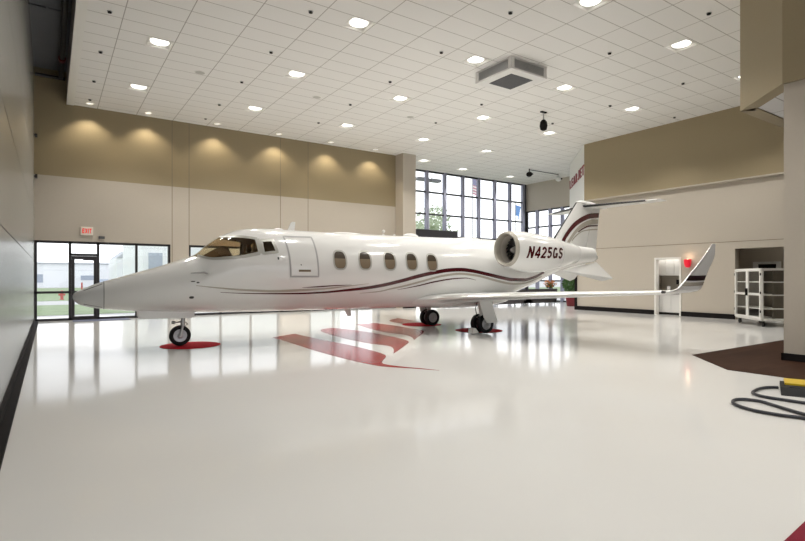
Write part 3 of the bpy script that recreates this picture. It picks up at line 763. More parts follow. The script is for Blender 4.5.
upm = [(4.72,1.335),(5.1,1.35),(5.55,1.375),(6.02,1.39)]
for side in (-1, 1):
    for path, wd, mm in ((main, [.008, .03, .05, .085, .10, .105, .10, .10, .10], 'maroon'), (lowt, [.01, .05, .06, .065, .06, .06], 'taupe'), (lowm, [.008, .03, .04, .03, .008], 'maroon'), (upt, [.012, .045, .06, .04, .008], 'taupe'), (upm, [.006, .03, .025, .006], 'maroon')):
        ribbon(path, wd, side, .005, cross=4).build('livery_stripe', M[mm], FUS, 60)
    ribbon([(2.1, 1.93), (2.55, 1.70), (2.62, 1.67)], .001, side, .001).v
    # pitot probe, vents
    p0, p1 = Vector(surf(2.55, 1.665, side, 0)), Vector(surf(2.50, 1.665, side, .08))
    MB().tube([p0, p1, (2.2, p1.y*1.0+side*0, 1.672)], [.022, .022, .010], 8).build('pitot_tube', M['greymetal'], JET, 40)
    patch(sq_ell(2.56, 1.665, .07, .035, 16), side, .012, 3).build('pitot_base', M['silver'], JET, 40)
    for (s, z, a, b_) in ((2.26, 1.49, .045, .012), (2.36, 1.465, .03, .016), (2.24, 1.14, .05, .028)):
        patch(sq_ell(s, z, a, b_, 12), side, .006, 2).build('static_port', M['seam'], JET)
# belly fairing
MB().ball((9.9, 0, .93), (2.1, 1.16, .285), 40, 16).build('belly_fairing', M['paint'], JET, 60)
# aerofoil section helpers
def foil(c0=0., c1=1., n=12, t=.12):
    th = lambda x: 5*t*(.2969*math.sqrt(x)-.126*x-.3516*x*x+.2843*x**3-.1015*x**4)
    xs = [c0+(c1-c0)*(1-math.cos(PI*i/n))/2 for i in range(n+1)]
    up = [(x, th(x)) for x in xs]; lo = [(x, -th(x)) for x in reversed(xs)]
    return up+(lo[1:-1] if c0 == 0 else lo[1:])
def wing_ring(side, s, p, z, c, t, phi, c0=0., c1=1., fat=0.):
    nx, nz = -math.sin(phi), math.cos(phi)
    return [(s+x*c, side*(p+(y*c+math.copysign(fat, y if abs(y) > 1e-9 else 1))*nx), z+(y*c+math.copysign(fat, y if abs(y) > 1e-9 else 1))*nz) for x, y in foil(c0, c1, t=t)]
WSEC = [(8.0, .5, .95, 3.4, .09, .03), (8.45, 1.05, .985, 2.98, .09, .05), (8.85, 1.65, 1.03, 2.58, .09, .05), (9.48, 3.5, 1.13, 1.98, .088, .045), (10.32, 5.8, 1.235, 1.22, .085, .045), (10.60, 6.25, 1.258, 1.08, .085, .07), (10.80, 6.44, 1.28, .98, .085, .35), (10.90, 6.535, 1.335, .90, .085, .85)]
WLET = [(10.90, 6.535, 1.335, .90, .085, .85), (10.98, 6.57, 1.42, .83, .08, 1.12), (11.20, 6.67, 1.70, .61, .08, 1.22), (11.43, 6.785, 2.01, .42, .08, 1.22), (11.60, 6.875, 2.29, .14, .08, 1.22)]
def sec_at(S, t):
    x = t*(len(S)-1); xs = list(range(len(S)))
    return [interp(x, xs, [q[k] for q in S]) for k in range(6)]
for side in (-1, 1):
    wg = MB().rings([wing_ring(side, *sec_at(WSEC, k/36)) for k in range(37)]).build('wing', M['paint2'], JET, 40)
    MB().rings([wing_ring(side, *sec_at(WSEC, k/36), 0, .07, .003) for k in range(6, 37)], False, False).build('leading_edge', M['silver'], wg, 50)
    fl = MB()
    fl.rings([wing_ring(side, *sec_at(WSEC, k/36), .74, .985, .004) for k in range(9, 25)]).build('flap', M['paint'], wg, 40)
    MB().rings([wing_ring(side, *sec_at(WSEC, k/36), .76, .985, .004) for k in range(26, 33)]).build('aileron', M['paint'], wg, 40)
    wt = MB().rings([wing_ring(side, *sec_at(WLET, k/24)) for k in range(25)]).build('winglet', M['paint2'], JET, 40)
    MB().rings([wing_ring(side, *sec_at(WLET, k/24), 0, .10, .003) for k in range(2, 25)], False, False).build('leading_edge', M['silver'], wt, 50)
    MB().rings([wing_ring(side, *sec_at(WLET, .36+k/60), .0, 1., .004) for k in range(6)], False, False).build('maroon_band', M['dkmaroon'], wt, 50)
    MB().rings([wing_ring(side, *sec_at(WLET, .23+k/60), .0, 1., .004) for k in range(7)], False, False).build('taupe_band', M['taupe'], wt, 50)
    MB().tube([(10.66, side*6.36, 1.27), (10.80, side*6.36, 1.27)], .03, 8).build('navigation_light', M['fan'], wg, 40)
# engines
NS = [10.56, 10.8, 11.2, 11.6, 12.0, 12.5, 12.9, 13.2, 13.35]
NR = [.505, .548, .58, .572, .535, .455, .375, .31, .275]
NZ = [2.385, 2.36, 2.32, 2.295, 2.285, 2.285, 2.29, 2.31, 2.31]
EP = 1.72
def nac(s, z, side, off=0):
    r = interp(s, NS, NR); zc = interp(s, NS, NZ); v = z-zc
    a = math.asin(max(-.999, min(.999, v/r)))
    return (s, side*(EP+(r+off)*math.cos(a)), zc+(r+off)*math.sin(a))
for side in (-1, 1):
    n = 56
    circ = lambda s, r, zc: [(s, side*EP+r*math.cos(2*PI*k/n), zc+r*math.sin(2*PI*k/n)) for k in range(n)]
    ss = [10.56+.07*k for k in range(40)]+[13.35]
    nc = MB().rings([circ(s, interp(s, NS, NR), interp(s, NS, NZ)) for s in ss], False, False).build('engine_nacelle', M['paint'], JET, 50)
    MB().rings([circ(s, r, 2.39) for s, r in ((10.66,.398),(10.56,.402),(10.49,.42),(10.455,.445),(10.452,.46),(10.47,.482),(10.51,.497),(10.56,.506))], False, False).build('inlet_lip', M['taupe'], nc, 60)
    MB().rings([circ(s, r, z) for s, r, z in ((10.65,.398,2.39),(10.8,.39,2.375),(11.05,.40,2.36))], False, False).build('inlet_duct', M['inlet'], nc, 60)
    fan = MB().rings([circ(11.0, r, 2.362) for r in (.05, .40)], False, False)
    for k in range(22):
        a = 2*PI*k/22; ca, sa = math.cos(a), math.sin(a)
        pr = []
        for r, tw in ((.10, .02), (.24, .045), (.385, .06)):
            for dx, dt in ((-.05, -tw), (.05, tw)):
                for th_ in (-.004, .004):
                    t_ = dt+th_
                    pr.append((10.9+dx, side*EP+r*ca-t_*sa, 2.365+r*sa+t_*ca))
        fan.add(pr, [(0,2,6,4),(1,5,7,3),(4,6,10,8),(5,9,11,7),(0,4,5,1),(2,3,7,6),(4,8,9,5),(6,7,11,10),(8,10,11,9)])
    fan.build('fan', M['fan'], nc, 30)
    MB().rings([circ(s, r, 2.365) for s, r in ((10.66,.004),(10.70,.045),(10.77,.085),(10.85,.11),(10.95,.12))]).build('spinner', M['greymetal'], nc, 60)
    MB().rings([circ(s, r, 2.30) for s, r in ((13.30,.285),(13.6,.255),(14.0,.225),(14.1,.22),(14.1,.205),(13.7,.21))], False, True).build('exhaust_nozzle', M['paint2'], nc, 50)
    # thrust reverser seam
    MB().rings([circ(s, interp(s, NS, NR)+.003, interp(s, NS, NZ)) for s in (12.34, 12.352)], False, False).build('reverser_seam', M['doorline'], nc, 60)
    py = MB().rings([[(s, side*p, z) for s, z in ((11.1-.15*e, 2.30), (11.25, 2.37), (12.2, 2.40), (13.4, 2.36), (14.0, 2.32), (13.4, 2.27), (12.2, 2.22), (11.25, 2.24))] for e, p in ((1, .7), (0, 1.3))]).build('engine_pylon', M['paint'], JET, 30)
    if side < 0:
        fit_text('N425GS', 1.50, .33, lambda u, v, k: nac(10.80+u+.0, 2.30-.165-.012+v+.0, -1, .006*k+.001), weight=.185, shear=.2).build('registration', M['maroon'], nc)
    else:
        fit_text('N425GS', 1.50, .33, lambda u, v, k: nac(12.30-u, 2.30-.165+v, 1, .006*k+.001), weight=.185, shear=.2).build('registration', M['maroon'], nc)
# fin and rudder
fle = lambda z: 14.32+(z-3.04)*.856
fte = lambda z: 16.42+(z-2.16)*.134
def fin_ring(z, c0, c1, fat=0):
    a, b = fle(z), fte(z); c = b-a; t = .085
    return [(a+x*c, y*c+math.copysign(fat, y if abs(y) > 1e-9 else 1), z) for x, y in foil(c0, c1, 14, t)]
zs = [2.35+.0643*k for k in range(31)]
FIN = MB().rings([fin_ring(z, 0, .74) for z in zs]).build('fin', M['paint2'], JET, 40)
MB().rings([fin_ring(z, .75, 1.0) for z in zs if z < 4.2]).build('rudder', M['paint2'], JET, 40)
MB().rings([fin_ring(z, 0, .022, .004) for z in zs[8:]], False, False).build('leading_edge', M['boot'], FIN, 50)
def fin_half(s, z):
    a, b = fle(z), fte(z); x = max(.001, min(1, (s-a)/(b-a)))
    return 5*.085*(.2969*math.sqrt(x)-.126*x-.3516*x*x+.2843*x**3-.1015*x**4)*(b-a)
bands = [('maroon', [(14.50,2.8),(14.56,2.9),(14.81,3.2),(15.23,3.57),(15.71,3.81),(16.11,3.93),(16.63,3.98)], [(14.70,2.8),(14.75,2.91),(15.0,3.18),(15.39,3.47),(15.79,3.65),(16.19,3.76),(16.61,3.80)]),
         ('taupe', [(14.78,2.78),(14.83,2.85),(15.15,3.19),(15.55,3.49),(15.95,3.65),(16.27,3.72),(16.59,3.74)], [(14.93,2.76),(14.96,2.82),(15.27,3.14),(15.63,3.37),(16.03,3.50),(16.27,3.54),(16.57,3.57)]),
         ('maroon', [(15.39,3.23),(15.71,3.39),(16.03,3.49),(16.57,3.53)], [(15.43,3.20),(15.75,3.35),(16.07,3.44),(16.57,3.48)]),
         ('taupe', [(15.04,2.89),(15.23,3.06),(15.63,3.26),(16.03,3.34),(16.55,3.39)], [(15.08,2.87),(15.27,3.03),(15.64,3.23),(16.04,3.30),(16.55,3.34)])]
for mm, a, b in bands:
    for side in (-1, 1):
        n = 40
        ra = [interp(k/(n-1)*(len(a)-1), list(range(len(a))), [q[0] for q in a]) for k in range(n)], [interp(k/(n-1)*(len(a)-1), list(range(len(a))), [q[1] for q in a]) for k in range(n)]
        rb = [interp(k/(n-1)*(len(b)-1), list(range(len(b))), [q[0] for q in b]) for k in range(n)], [interp(k/(n-1)*(len(b)-1), list(range(len(b))), [q[1] for q in b]) for k in range(n)]
        rr = []
        for k in range(n):
            row = []
            for m_ in range(5):
                s = ra[0][k]+(rb[0][k]-ra[0][k])*m_/4; z = ra[1][k]+(rb[1][k]-ra[1][k])*m_/4
                row.append((s, side*(fin_half(s, z)+.006), z))
            rr.append(row)
        MB().rings(rr, closed=False).build('fin_stripe', M[mm], FIN, 60)
MB().rings([[(s, r*math.cos(2*PI*k/20), z+r*1.05*math.sin(2*PI*k/20)) for k in range(20)] for s, r, z in ((15.38,.005,4.30),(15.46,.04,4.30),(15.65,.075,4.30),(16.1,.09,4.27),(16.6,.075,4.22),(16.9,.05,4.19),(17.1,.008,4.18))]).build('tail_bullet', M['paint2'], JET, 60)
# tailplane
def stab_ring(side, p, c0, c1, fat=0):
    s0 = 15.66+.36*p; c = 1.32-.27*p
    return [(s0+x*c, side*p, 4.18+y*c+math.copysign(fat, y if abs(y) > 1e-9 else 1)) for x, y in foil(c0, c1, 10, .09)]
STB = MB().rings([stab_ring(-1 if p < 0 else 1, abs(p), 0, .7) for p in [-2.4+.15*k for k in range(33)]]).build('tailplane', M['paint2'], JET, 40)
for side in (-1, 1):
    MB().rings([stab_ring(side, .12+.14*k, .71, 1.) for k in range(17)]).build('elevator', M['paint2'], STB, 40)
    MB().rings([stab_ring(side, .06+.1*k, 0, .10, .004) for k in range(21)], False, False).build('leading_edge', M['boot'], STB, 50)
    # delta fins under the tail
    def dl(s, p, z): return (s, side*p, z)
    top = [dl(14.3,.38,1.80), dl(15.9,.74,1.45), dl(16.3,.85,1.53), dl(16.2,.22,2.13)]
    nrm = Vector((0, side*.7, .7))
    MB().add([tuple(Vector(v)+nrm*.018) for v in top]+[tuple(Vector(v)-nrm*.018) for v in top], [(0,1,2,3),(7,6,5,4),(0,4,5,1),(1,5,6,2),(2,6,7,3),(3,7,4,0)]).build('delta_fin', M['paint2'], JET)
# antennas and beacon
def blade(pts, t, name, up=True):
    MB().add([(s, -t, z) for s, z in pts]+[(s, t, z) for s, z in pts], [tuple(range(len(pts))), tuple(range(2*len(pts)-1, len(pts)-1, -1))]+[(i, len(pts)+i, len(pts)+(i+1) % len(pts), (i+1) % len(pts)) for i in range(len(pts))]).build(name, M['paint'], JET)
blade([(4.64, 2.75), (4.74, 2.98), (4.78, 3.01), (4.86, 3.01), (4.83, 2.75)], .015, 'blade_antenna')
blade([(6.22, .76), (6.34, .52), (6.45, .52), (6.42, .76)], .012, 'blade_antenna')
blade([(7.40, 2.74), (7.43, 2.82), (7.48, 2.82), (7.50, 2.74)], .01, 'blade_antenna'); blade([(7.77, 2.74), (7.79, 2.82), (7.84, 2.82), (7.86, 2.74)], .01, 'blade_antenna')
MB().ball((4.42, 0, 2.78), (.14, .09, .05)).build('antenna_dome', M['paint'], JET, 60)
MB().ball((6.3, 0, 2.76), (.5, .16, .05)).build('antenna_fairing', M['paint'], JET, 60)
MB().ball((8.36, 0, 2.75), (.27, .16, .12)).build('beacon_dome', M['paint'], JET, 60)
MB().ball((10.5, 0, 2.77), (.5, .15, .06)).build('antenna_fairing', M['paint'], JET, 60)
# nose gear
def wheel(parent, s, p, z, R, W, tname='tire'):
    t = MB().lathe([(-W*.32,R*.60),(-W*.5,R*.72),(-W*.5,R*.88),(-W*.36,R*.97),(0,R),(W*.36,R*.97),(W*.5,R*.88),(W*.5,R*.72),(W*.32,R*.60)], (s,p,z), 'y', 40).build(tname, M['rubber'], parent, 40)
    hb = MB().lathe([(-W*.34,.02),(-W*.36,R*.16),(-W*.30,R*.2),(-W*.22,R*.42),(-W*.36,R*.54),(-W*.34,R*.62),(W*.34,R*.62),(W*.36,R*.54),(W*.22,R*.42),(W*.30,R*.2),(W*.36,R*.16),(W*.34,.02)], (s,p,z), 'y', 36, True, True)
    for k in range(8):
        a = 2*PI*k/8
        for sd in (-1, 1): hb.lathe([(sd*W*.2,R*.06),(sd*W*.30,R*.06)], (s+R*.33*math.cos(a), p, z+R*.33*math.sin(a)), 'y', 8, True, True)
    hb.build('wheel_hub', M['hub'], parent, 40)
ng = MB().tube([(2.17,0,.80),(2.155,0,.46)], .05, 14).tube([(2.155,0,.62),(2.15,0,.42)], .038, 14)
for p in (-.085, .085): ng.tube([(2.15,0,.46),(2.145,p*.8,.44),(2.12,p,.34),(2.10,p,.24)], [.035,.03,.028,.03], 10)
ng.tube([(2.10,-.105,.237),(2.10,.105,.237)], .025, 10)
NG = ng.build('nose_gear_strut', M['greymetal'], JET, 50)
wheel(NG, 2.10, 0, .237, .237, .115)
MB().tube([(2.16,0,.56),(1.98,-.02,.54)], .018, 8).lathe([(-.06,.03),(0,.045),(.01,.045)], (1.98,0,.545), 'x', 14, True, True).build('taxi_light', M['greymetal'], NG, 40)
MB().tube([(2.17,0,.58),(2.27,0,.50),(2.16,0,.42)], .014, 8).build('torque_link', M['greymetal'], NG, 40)
for side in (-1, 1):
    dd = MB()
    dd.rings([[(s, side*(.20+o), z) for s, z in ((1.22,.86),(1.22,.70),(1.30,.665),(2.30,.645),(2.38,.68),(2.38,.84))] for o in (0, .02)])
    dd.build('nose_gear_door', M['paint'], JET)
# main gear
for side in (-1, 1):
    P = side*1.35; R = .262
    mg = MB().tube([(9.86,P*.97,1.0),(9.90,P,.62),(9.92,P,.42)], [.07,.065,.06], 14).tube([(9.92,P,.45),(9.93,P,.262)], .045, 14).tube([(9.93,P-.22,.262),(9.93,P+.22,.262)], .04, 12)
    mg.tube([(9.87,P*.95,.82),(9.88,P-side*.45,.92)], .035, 10)
    G = mg.build('main_gear_strut', M['greymetal'], JET, 50)
    for o in (-.15, .15): wheel(G, 9.93, P+o, R, R, .16)
    for o in (-.05, .05): MB().lathe([(-.035,.13),(.035,.13)], (9.93,P+o,R), 'y', 20, True, True).build('brake_unit', M['fan'], G, 40)
    MB().tube([(9.92,P,.55),(9.74,P,.44),(9.91,P,.34)], .018, 8).build('torque_link', M['greymetal'], G, 40)
    MB().tube([(9.78,P,.95),(9.72,P-side*.04,.7),(9.80,P-side*.05,.40),(9.88,P-side*.05,.3)], .012, 8).build('brake_hose', M['rubber'], G, 40)
    yq = P+side*.27
    gd = MB().rings([[(s, yq+o+(1.0-z)*side*.02, z) for s, z in ((9.56,1.04),(9.98,1.04),(10.10,.70),(10.24,.33),(10.20,.30),(9.86,.30),(9.76,.45))] for o in (0, side*.03)])
    gd.build('main_gear_door', M['paint'], G)
# wheel chock
t = thing('wheel_chock', 'pale grey wheel chock against the landing wheel under the wing', 'chock', (9.86, 10.97, .011), math.radians(-3.4)); t.scale = (.78, .78, .95)
for p in (-.12,):
    MB().rings([[(x, y, z) for x, z in ((-.17,0),(.12,0),(.10,.06),(-.02,.17),(-.13,.17))] for y in (-.13, .13)]).build('chock_body', M['lightwhite'], t)
MB().box(-.17, .12, -.14, .14, 0, .015).build('base_plate', M['greymetal'], t)

# ------------------------------------------------------------------ right side: cart, kitchen, sconce, ramp, cables
ca, cb = Vector((18.8, 7.3)), Vector((19.98, 8.58))
fd = (cb-ca).normalized(); W_ = (cb-ca).length
CT = thing('display_cart', 'tall white rolling display cart with glass doors and open shelves before the opening', 'cart', (ca.x, ca.y, 0), math.atan2(fd.y, fd.x))
# local: x along the door face (0..W_), y = away from the doors (negative side), z up
H0, H1, DP = .19, 1.88, -.85
b = MB()
b.box(0, W_, DP, 0, H0, H0+.07); b.box(0, W_, DP, 0, H1-.07, H1)
for x in (0, W_-.05):
    for y in (DP, -.05): b.box(x, x+.05, y, y+.05, H0, H1)
b.build('cart_frame', M['lightwhite'], CT)
for k in range(2):
    x0, x1 = (.02+k*(W_-.04)/2, .02+(k+1)*(W_-.04)/2)
    f = MB(); t_ = .075
    f.box(x0, x0+t_, .0, .035, H0+.05, H1-.02); f.box(x1-t_, x1, .0, .035, H0+.05, H1-.02)
    for z in (H0+.05, (H0+H1)/2-.03, H1-.02-t_): f.box(x0+t_, x1-t_, .0, .035, z, z+t_)
    D_ = f.build('glass_door', M['lightwhite'], CT)
    MB().box(x0+t_, x1-t_, .012, .02, H0+.12, H1-.09).build('pane', M['glass'], D_)
    hx = x1-.05 if k == 0 else x0+.02
    MB().box(hx, hx+.03, .035, .07, .98, 1.22).build('door_handle', M['black'], D_)
    for z in (.45, 1.05, 1.65): MB().box(x0-.012 if k == 0 else x1-.008, x0+.008 if k == 0 else x1+.012, .02, .05, z, z+.08).build('hinge', M['black'], D_)
for z in (.56, 1.0, 1.42): MB().box(.05, W_-.05, DP+.03, -.03, z, z+.03).build('shelf', M['lightwhite'], CT)
MB().box(W_-.04, W_-.02, DP+.05, -.05, H0+.07, H1-.07).build('end_panel', M['wood'], CT)
MB().box(.25, .3, DP+.02, -.45, H0+.07, H1-.07).box(.05, W_-.05, DP+.005, DP+.02, H0+.07, H1-.07).build('back_panel', M['wood'], CT)
for x in (.12, W_-.12):
    for y in (-.1, DP+.1):
        w_ = MB().lathe([(-.025,.07),(.025,.07)], (x,y,.075), 'y', 20, True, True).box(x-.03, x+.03, y-.04, y+.04, .14, .19)
        w_.build('caster', M['rubber'], CT, 40)
# kitchen alcove
kc = thing('hanging_cabinet', 'white wall cabinet with three plain doors inside the small doorway', 'cabinet', (21.96, 11.02, 1.66))
MB().box(0, .34, .0, 1.56, 0, .72).build('cabinet_body', M['cab'], kc)
for k in range(4): MB().box(-.02, 0, .01+k*.39, .38+k*.39, .01, .71).build('cabinet_door', M['cab'], kc)
al = bpy.data.lights.new('lamp', 'AREA'); al.energy = 6; al.size = .25; al.size_y = 1.4; al.shape = 'RECTANGLE'; al.color = (1, .96, .9)  # unseen lamp without a fixture, added to brighten the alcove
ao = bpy.data.objects.new('lamp', al); COL.objects.link(ao); ao.parent = kc; ao.location = (-.2, .8, .86)
kb = thing('base_cabinet', 'white base cabinet under the dark counter inside the small doorway', 'cabinet', (21.70, 11.02, 0))
MB().box(.05, .6, 0, 1.56, 0, .1).build('plinth', M['black'], kb)
MB().box(0, .6, 0, 1.56, .1, .88).build('cabinet_body', M['cab'], kb)
for k in range(4): MB().box(-.02, 0, .01+k*.39, .38+k*.39, .12, .86).build('cabinet_door', M['cab'], kb)
tag(MB().box(21.66, 22.31, 11.02, 12.58, .88, .93).build('countertop', M['darkcounter']), 'dark worktop along the kitchen alcove', 'countertop')
cm = thing('coffee_maker', 'black coffee machine on the dark kitchen worktop', 'coffee maker', (21.97, 11.52, .93))
MB().box(-.12, .16, -.15, .15, 0, .06).box(.06, .16, -.15, .15, .06, .42).box(-.12, .16, -.15, .15, .36, .56).build('machine_body', M['black'], cm)
MB().lathe([(.06,.07),(.2,.085),(.28,.05)], (-.03,0,0), 'z', 16, True, True).build('carafe', M['fan'], cm, 40)
tag(MB().lathe([(0,.07),(.28,.07)], (21.87, 12.0, .93), 'z', 20, True, True).build('paper_towel_roll', M['flagw'], None, 40), 'upright white paper towel roll on the dark kitchen worktop', 'paper towel')
tag(MB().box(21.78, 22.02, 11.72, 11.9, .93, 1.06).build('counter_tray', M['black']), 'low black tray on the worktop beside the paper towel roll', 'tray')
# red sconce
sc_ = thing('wall_sconce', 'red glass wall sconce glowing beside the kitchen doorway', 'wall lamp', (21.4, 10.88, 2.15))
MB().box(-.05, 0, -.05, .05, -.12, .1).build('back_plate', M['greymetal'], sc_)
MB().lathe([(-.17,.05),(-.15,.085),(-.08,.115),(.02,.135),(.12,.14),(.16,.135)], (-.17,0,0), 'z', 24).build('shade', M['sconce'], sc_, 50)
MB().ball((-.17,0,.10), (.07,.07,.08)).build('bulb', M['bulb'], sc_, 60)
MB().lathe([(-.20,.03),(-.16,.05)], (-.17,0,0), 'z', 16, True, True).build('finial', M['lightwhite'], sc_, 40)
pl = bpy.data.lights.new('lamp', 'POINT'); pl.energy = 1.8; pl.color = (1, .75, .5); pl.shadow_soft_size = .08
po = bpy.data.objects.new('lamp', pl); COL.objects.link(po); po.parent = sc_; po.location = (-.17, 0, .28)
# cable ramp with yellow lid and cables
rx = math.atan2(2.96-3.22, .0001)
RP = thing('cable_ramp', 'low black cable ramp with yellow lid beside the brown floor', 'cable ramp', (8.66, 2.97, 0), math.radians(-69))
MB().rings([[(x, y, z) for y, z in ((-.46,0),(.48,0),(.34,.07),(-.20,.07))] for x in (-.15, 1.2)]).build('ramp_base', M['rubber'], RP)
MB().box(-.10, 1.2, .02, .46, .05, .095).build('lid', M['yellow'], RP)
for k in range(6): MB().box(-.05+k*.2, .07+k*.2, -.18, -.02, .07, .076).build('tread', M['rubber'], RP)
def cable(pts, lab):
    tag(MB().tube(resample([(x,y,.024) for x,y in pts], .04), .020, 10).build('cable', M['cable'], None, 60), lab, 'cable', 'black cables by the ramp')
cable([(8.598,3.136),(8.54,3.19),(8.44,3.235),(8.3,3.25),(8.17,3.24),(7.96,3.20),(7.80,3.05),(7.78,2.9),(7.8,2.76),(7.82,2.4),(7.8,2.0)], 'black cable looping from the end of the yellow lidded ramp')
cable([(7.1,1.9),(7.17,2.35),(7.25,2.52),(7.38,2.76),(7.46,2.92),(7.42,3.06),(7.28,3.13),(7.12,3.09),(6.95,2.92),(6.88,2.7),(6.90,2.49),(6.97,2.28),(7.0,1.9)], 'black cable in a long narrow loop on the pale floor')

# ------------------------------------------------------------------ lounge beyond the tail
def sofa(x, y, wdt, lab):
    t = thing('sofa', lab, 'sofa', (x, y, 0), 0, 'dark sofas in the lounge')
    MB().box(-wdt/2, wdt/2, -.42, .42, .12, .36).build('seat_base', M['leather'], t)
    n = 2
    for k in range(n): MB().box(-wdt/2+.16+k*(wdt-.32)/n, -wdt/2+.14+(k+1)*(wdt-.32)/n, -.26, .40, .36, .50).build('seat_cushion', M['leather'], t)
    MB().rings([[(-wdt/2, y_, z), (wdt/2, y_, z)][::1] + [(wdt/2, y_+.02, z-.0001), (-wdt/2, y_+.02, z-.0001)] for y_, z in ((-.42,.3),(-.48,.9))]).box(-wdt/2, wdt/2, -.46, -.24, .3, .92).build('backrest', M['leather'], t)
    for s in (-1, 1): MB().box(s*wdt/2, s*(wdt/2-.16), -.42, .42, .12, .64).build('armrest', M['leather'], t)
    for a in (-1, 1):
        for c in (-1, 1): MB().tube([(a*(wdt/2-.1), c*.34, 0), (a*(wdt/2-.1), c*.34, .13)], .025, 10).build('leg', M['greymetal'], t, 40)
    return t
sofa(20.9, 20.6, 2.2, 'dark leather sofa whose back shows beneath the wing by the landing gear')
sofa(23.5, 20.6, 2.2, 'dark leather sofa under the jet tail near the flower table')
sofa(18.4, 21.6, 2.2, 'dark leather sofa behind the landing wheels near the entrance glass')
tb = thing('side_table', 'dark round table carrying orange flowers by the entrance windows', 'table', (25.6, 21.5, 0))
MB().lathe([(.66,.42),(.70,.42)], n=28, cap0=True, cap1=True).build('tabletop', M['leather'], tb, 40)
MB().tube([(0,0,.02),(0,0,.66)], .04, 12).build('pedestal', M['greymetal'], tb, 40)
MB().lathe([(0,.26),(.03,.25)], n=24, cap0=True, cap1=True).build('foot', M['greymetal'], tb, 40)
def leaf_cluster(c, r, n, size, seed, up=.3):
    rnd = random.Random(seed); m = MB()
    for _ in range(n):
        while True:
            v = Vector((rnd.uniform(-1,1), rnd.uniform(-1,1), rnd.uniform(-1,1)))
            if v.length < 1: break
        p = Vector((c[0]+v.x*r[0], c[1]+v.y*r[1], c[2]+v.z*r[2]))
        d = Vector((rnd.uniform(-1,1), rnd.uniform(-1,1), rnd.uniform(-1+up,1))).normalized(); e = d.cross(Vector((rnd.uniform(-1,1), rnd.uniform(-1,1), rnd.uniform(-1,1)))).normalized()
        l = size*rnd.uniform(.6,1.3); nn = d.cross(e)*l*.12
        m.add([p-d*l*.5, p+e*l*.22+nn, p+d*l*.5, p-e*l*.22+nn], [(0,1,2),(0,2,3)])
    return m
fl = thing('flower_arrangement', 'bunch of orange flowers in a vase on the lounge table', 'flowers', (25.6, 21.5, .70))
MB().lathe([(0,.07),(.10,.09),(.22,.05),(.26,.06)], n=18, cap0=True).build('vase', M['fan'], fl, 50)
leaf_cluster((0,0,.5), (.42,.42,.24), 160, .12, 3).build('petals', M['orange'], fl, fix=False)
leaf_cluster((0,0,.38), (.30,.30,.18), 90, .16, 4).build('leaves', M['leaf'], fl, fix=False)
ptp = thing('potted_plant', 'leafy green plant in a dark red planter beside the wall end', 'plant', (23.75, 18.45, 0))
MB().lathe([(0,.24),(.02,.26),(.62,.34),(.66,.34),(.64,.29),(.58,.28)], n=28, cap0=True, cap1=True).build('planter', M['pot'], ptp, 40)
leaf_cluster((0,0,1.2), (.5,.5,.58), 420, .24, 5).build('foliage', M['leaf'], ptp, fix=False)
MB().tube([(0,0,.58),(.03,.02,.9),(0,0,1.2)], .03, 8).build('stem', M['bark'], ptp, 40)

# ------------------------------------------------------------------ outside
GZ = -.15
struct('ground', MB().box(-160, 260, -60, 260, GZ-.3, GZ), M['concrete'])
struct('lawn_1', MB().box(-60, 14, 28.5, 38.8, GZ, GZ+.015), M['grass'])
struct('lawn_2', MB().box(-60, 14, 45.5, 98, GZ, GZ+.015), M['grass'])
struct('lawn_3', MB().box(16, 90, 30, 60, GZ, GZ+.015), M['grass'])
def building(name, lab, x0, x1, y0, y1, h, gable=0, nwin=0, dark=()):
    t = thing(name, lab, 'building', ((x0+x1)/2, y0, GZ))
    hw = (x1-x0)/2; dp = y1-y0
    if gable:
        MB().box(-hw, hw, 0, dp, 0, h).build('wall', M['bwhite'], t)
        gw = 2*hw/gable
        rf = MB()
        for k in range(gable):
            a = -hw+k*gw
            rf.rings([[(a, y, h), (a+gw, y, h), (a+gw/2, y, h+gw*.42)] for y in (-.2, dp)])
        rf.build('roof', M['bgrey'], t)
    else:
        MB().box(-hw, hw, 0, dp, 0, h).build('wall', M['bwhite'], t)
        MB().box(-hw-.2, hw+.2, -.2, dp+.2, h, h+.25).build('roof', M['bgrey'], t)
    for (a, b, z0, z1) in dark: MB().box(a, b, -.06, .02, z0, z1).build('window', M['bdark'], t)
    return t
building('warehouse', 'long low pale warehouse across the lawn outside the glass door', -30, 9, 108, 125, 4.0, dark=[(-6.5,-5.6,1.2,2.2),(1,2.2,1.0,2.0),(4.5,5.6,1.0,2.2),(8,9.5,.8,2.2),(15.0,17.5,1.2,2.0)])
building('gabled_building', 'pale building with peaked gables outside beyond the parked cars', 8.2, 14.5, 88, 100, 4.6, gable=2, dark=[(-2.2,-1.5,2.6,3.6),(.8,1.5,2.6,3.6)])
building('grey_hangar', 'tall pale building with a blue grey roll door outside the windows', 7.7, 30, 58, 75, 7.0, dark=[(-10.6,-9.3,.2,4.2),(-8.2,-8.0,.2,4.6),(-7.2,-7.0,.2,4.6)])
def car(x, y, lab, m):
    t = thing('car', lab, 'car', (x, y, GZ+.0))
    t.rotation_euler = (0, 0, PI/2)
    MB().rings([[(xx, yy, z) for xx, z in ((-2.1,.35),(2.1,.35),(2.1,.75),(1.2,.85),(.7,1.35),(-1.2,1.35),(-1.8,.85),(-2.1,.8))] for yy in (-.85,.85)]).build('body', m, t)
    MB().rings([[(xx, yy, z) for xx, z in ((-1.6,.88),(1.05,.88),(.65,1.28),(-1.15,1.28))] for yy in (-.87,.87)]).build('windows', M['bdark'], t)
    for a in (-1.3, 1.3):
        for b_ in (-.8, .8): MB().lathe([(-.1,.33),(.1,.33)], (a,b_,.33), 'y', 18, True, True).build('wheel', M['rubber'], t, 40)
car(7.4, 103, 'dark parked car closest to the glass door outside', M['bdark'])
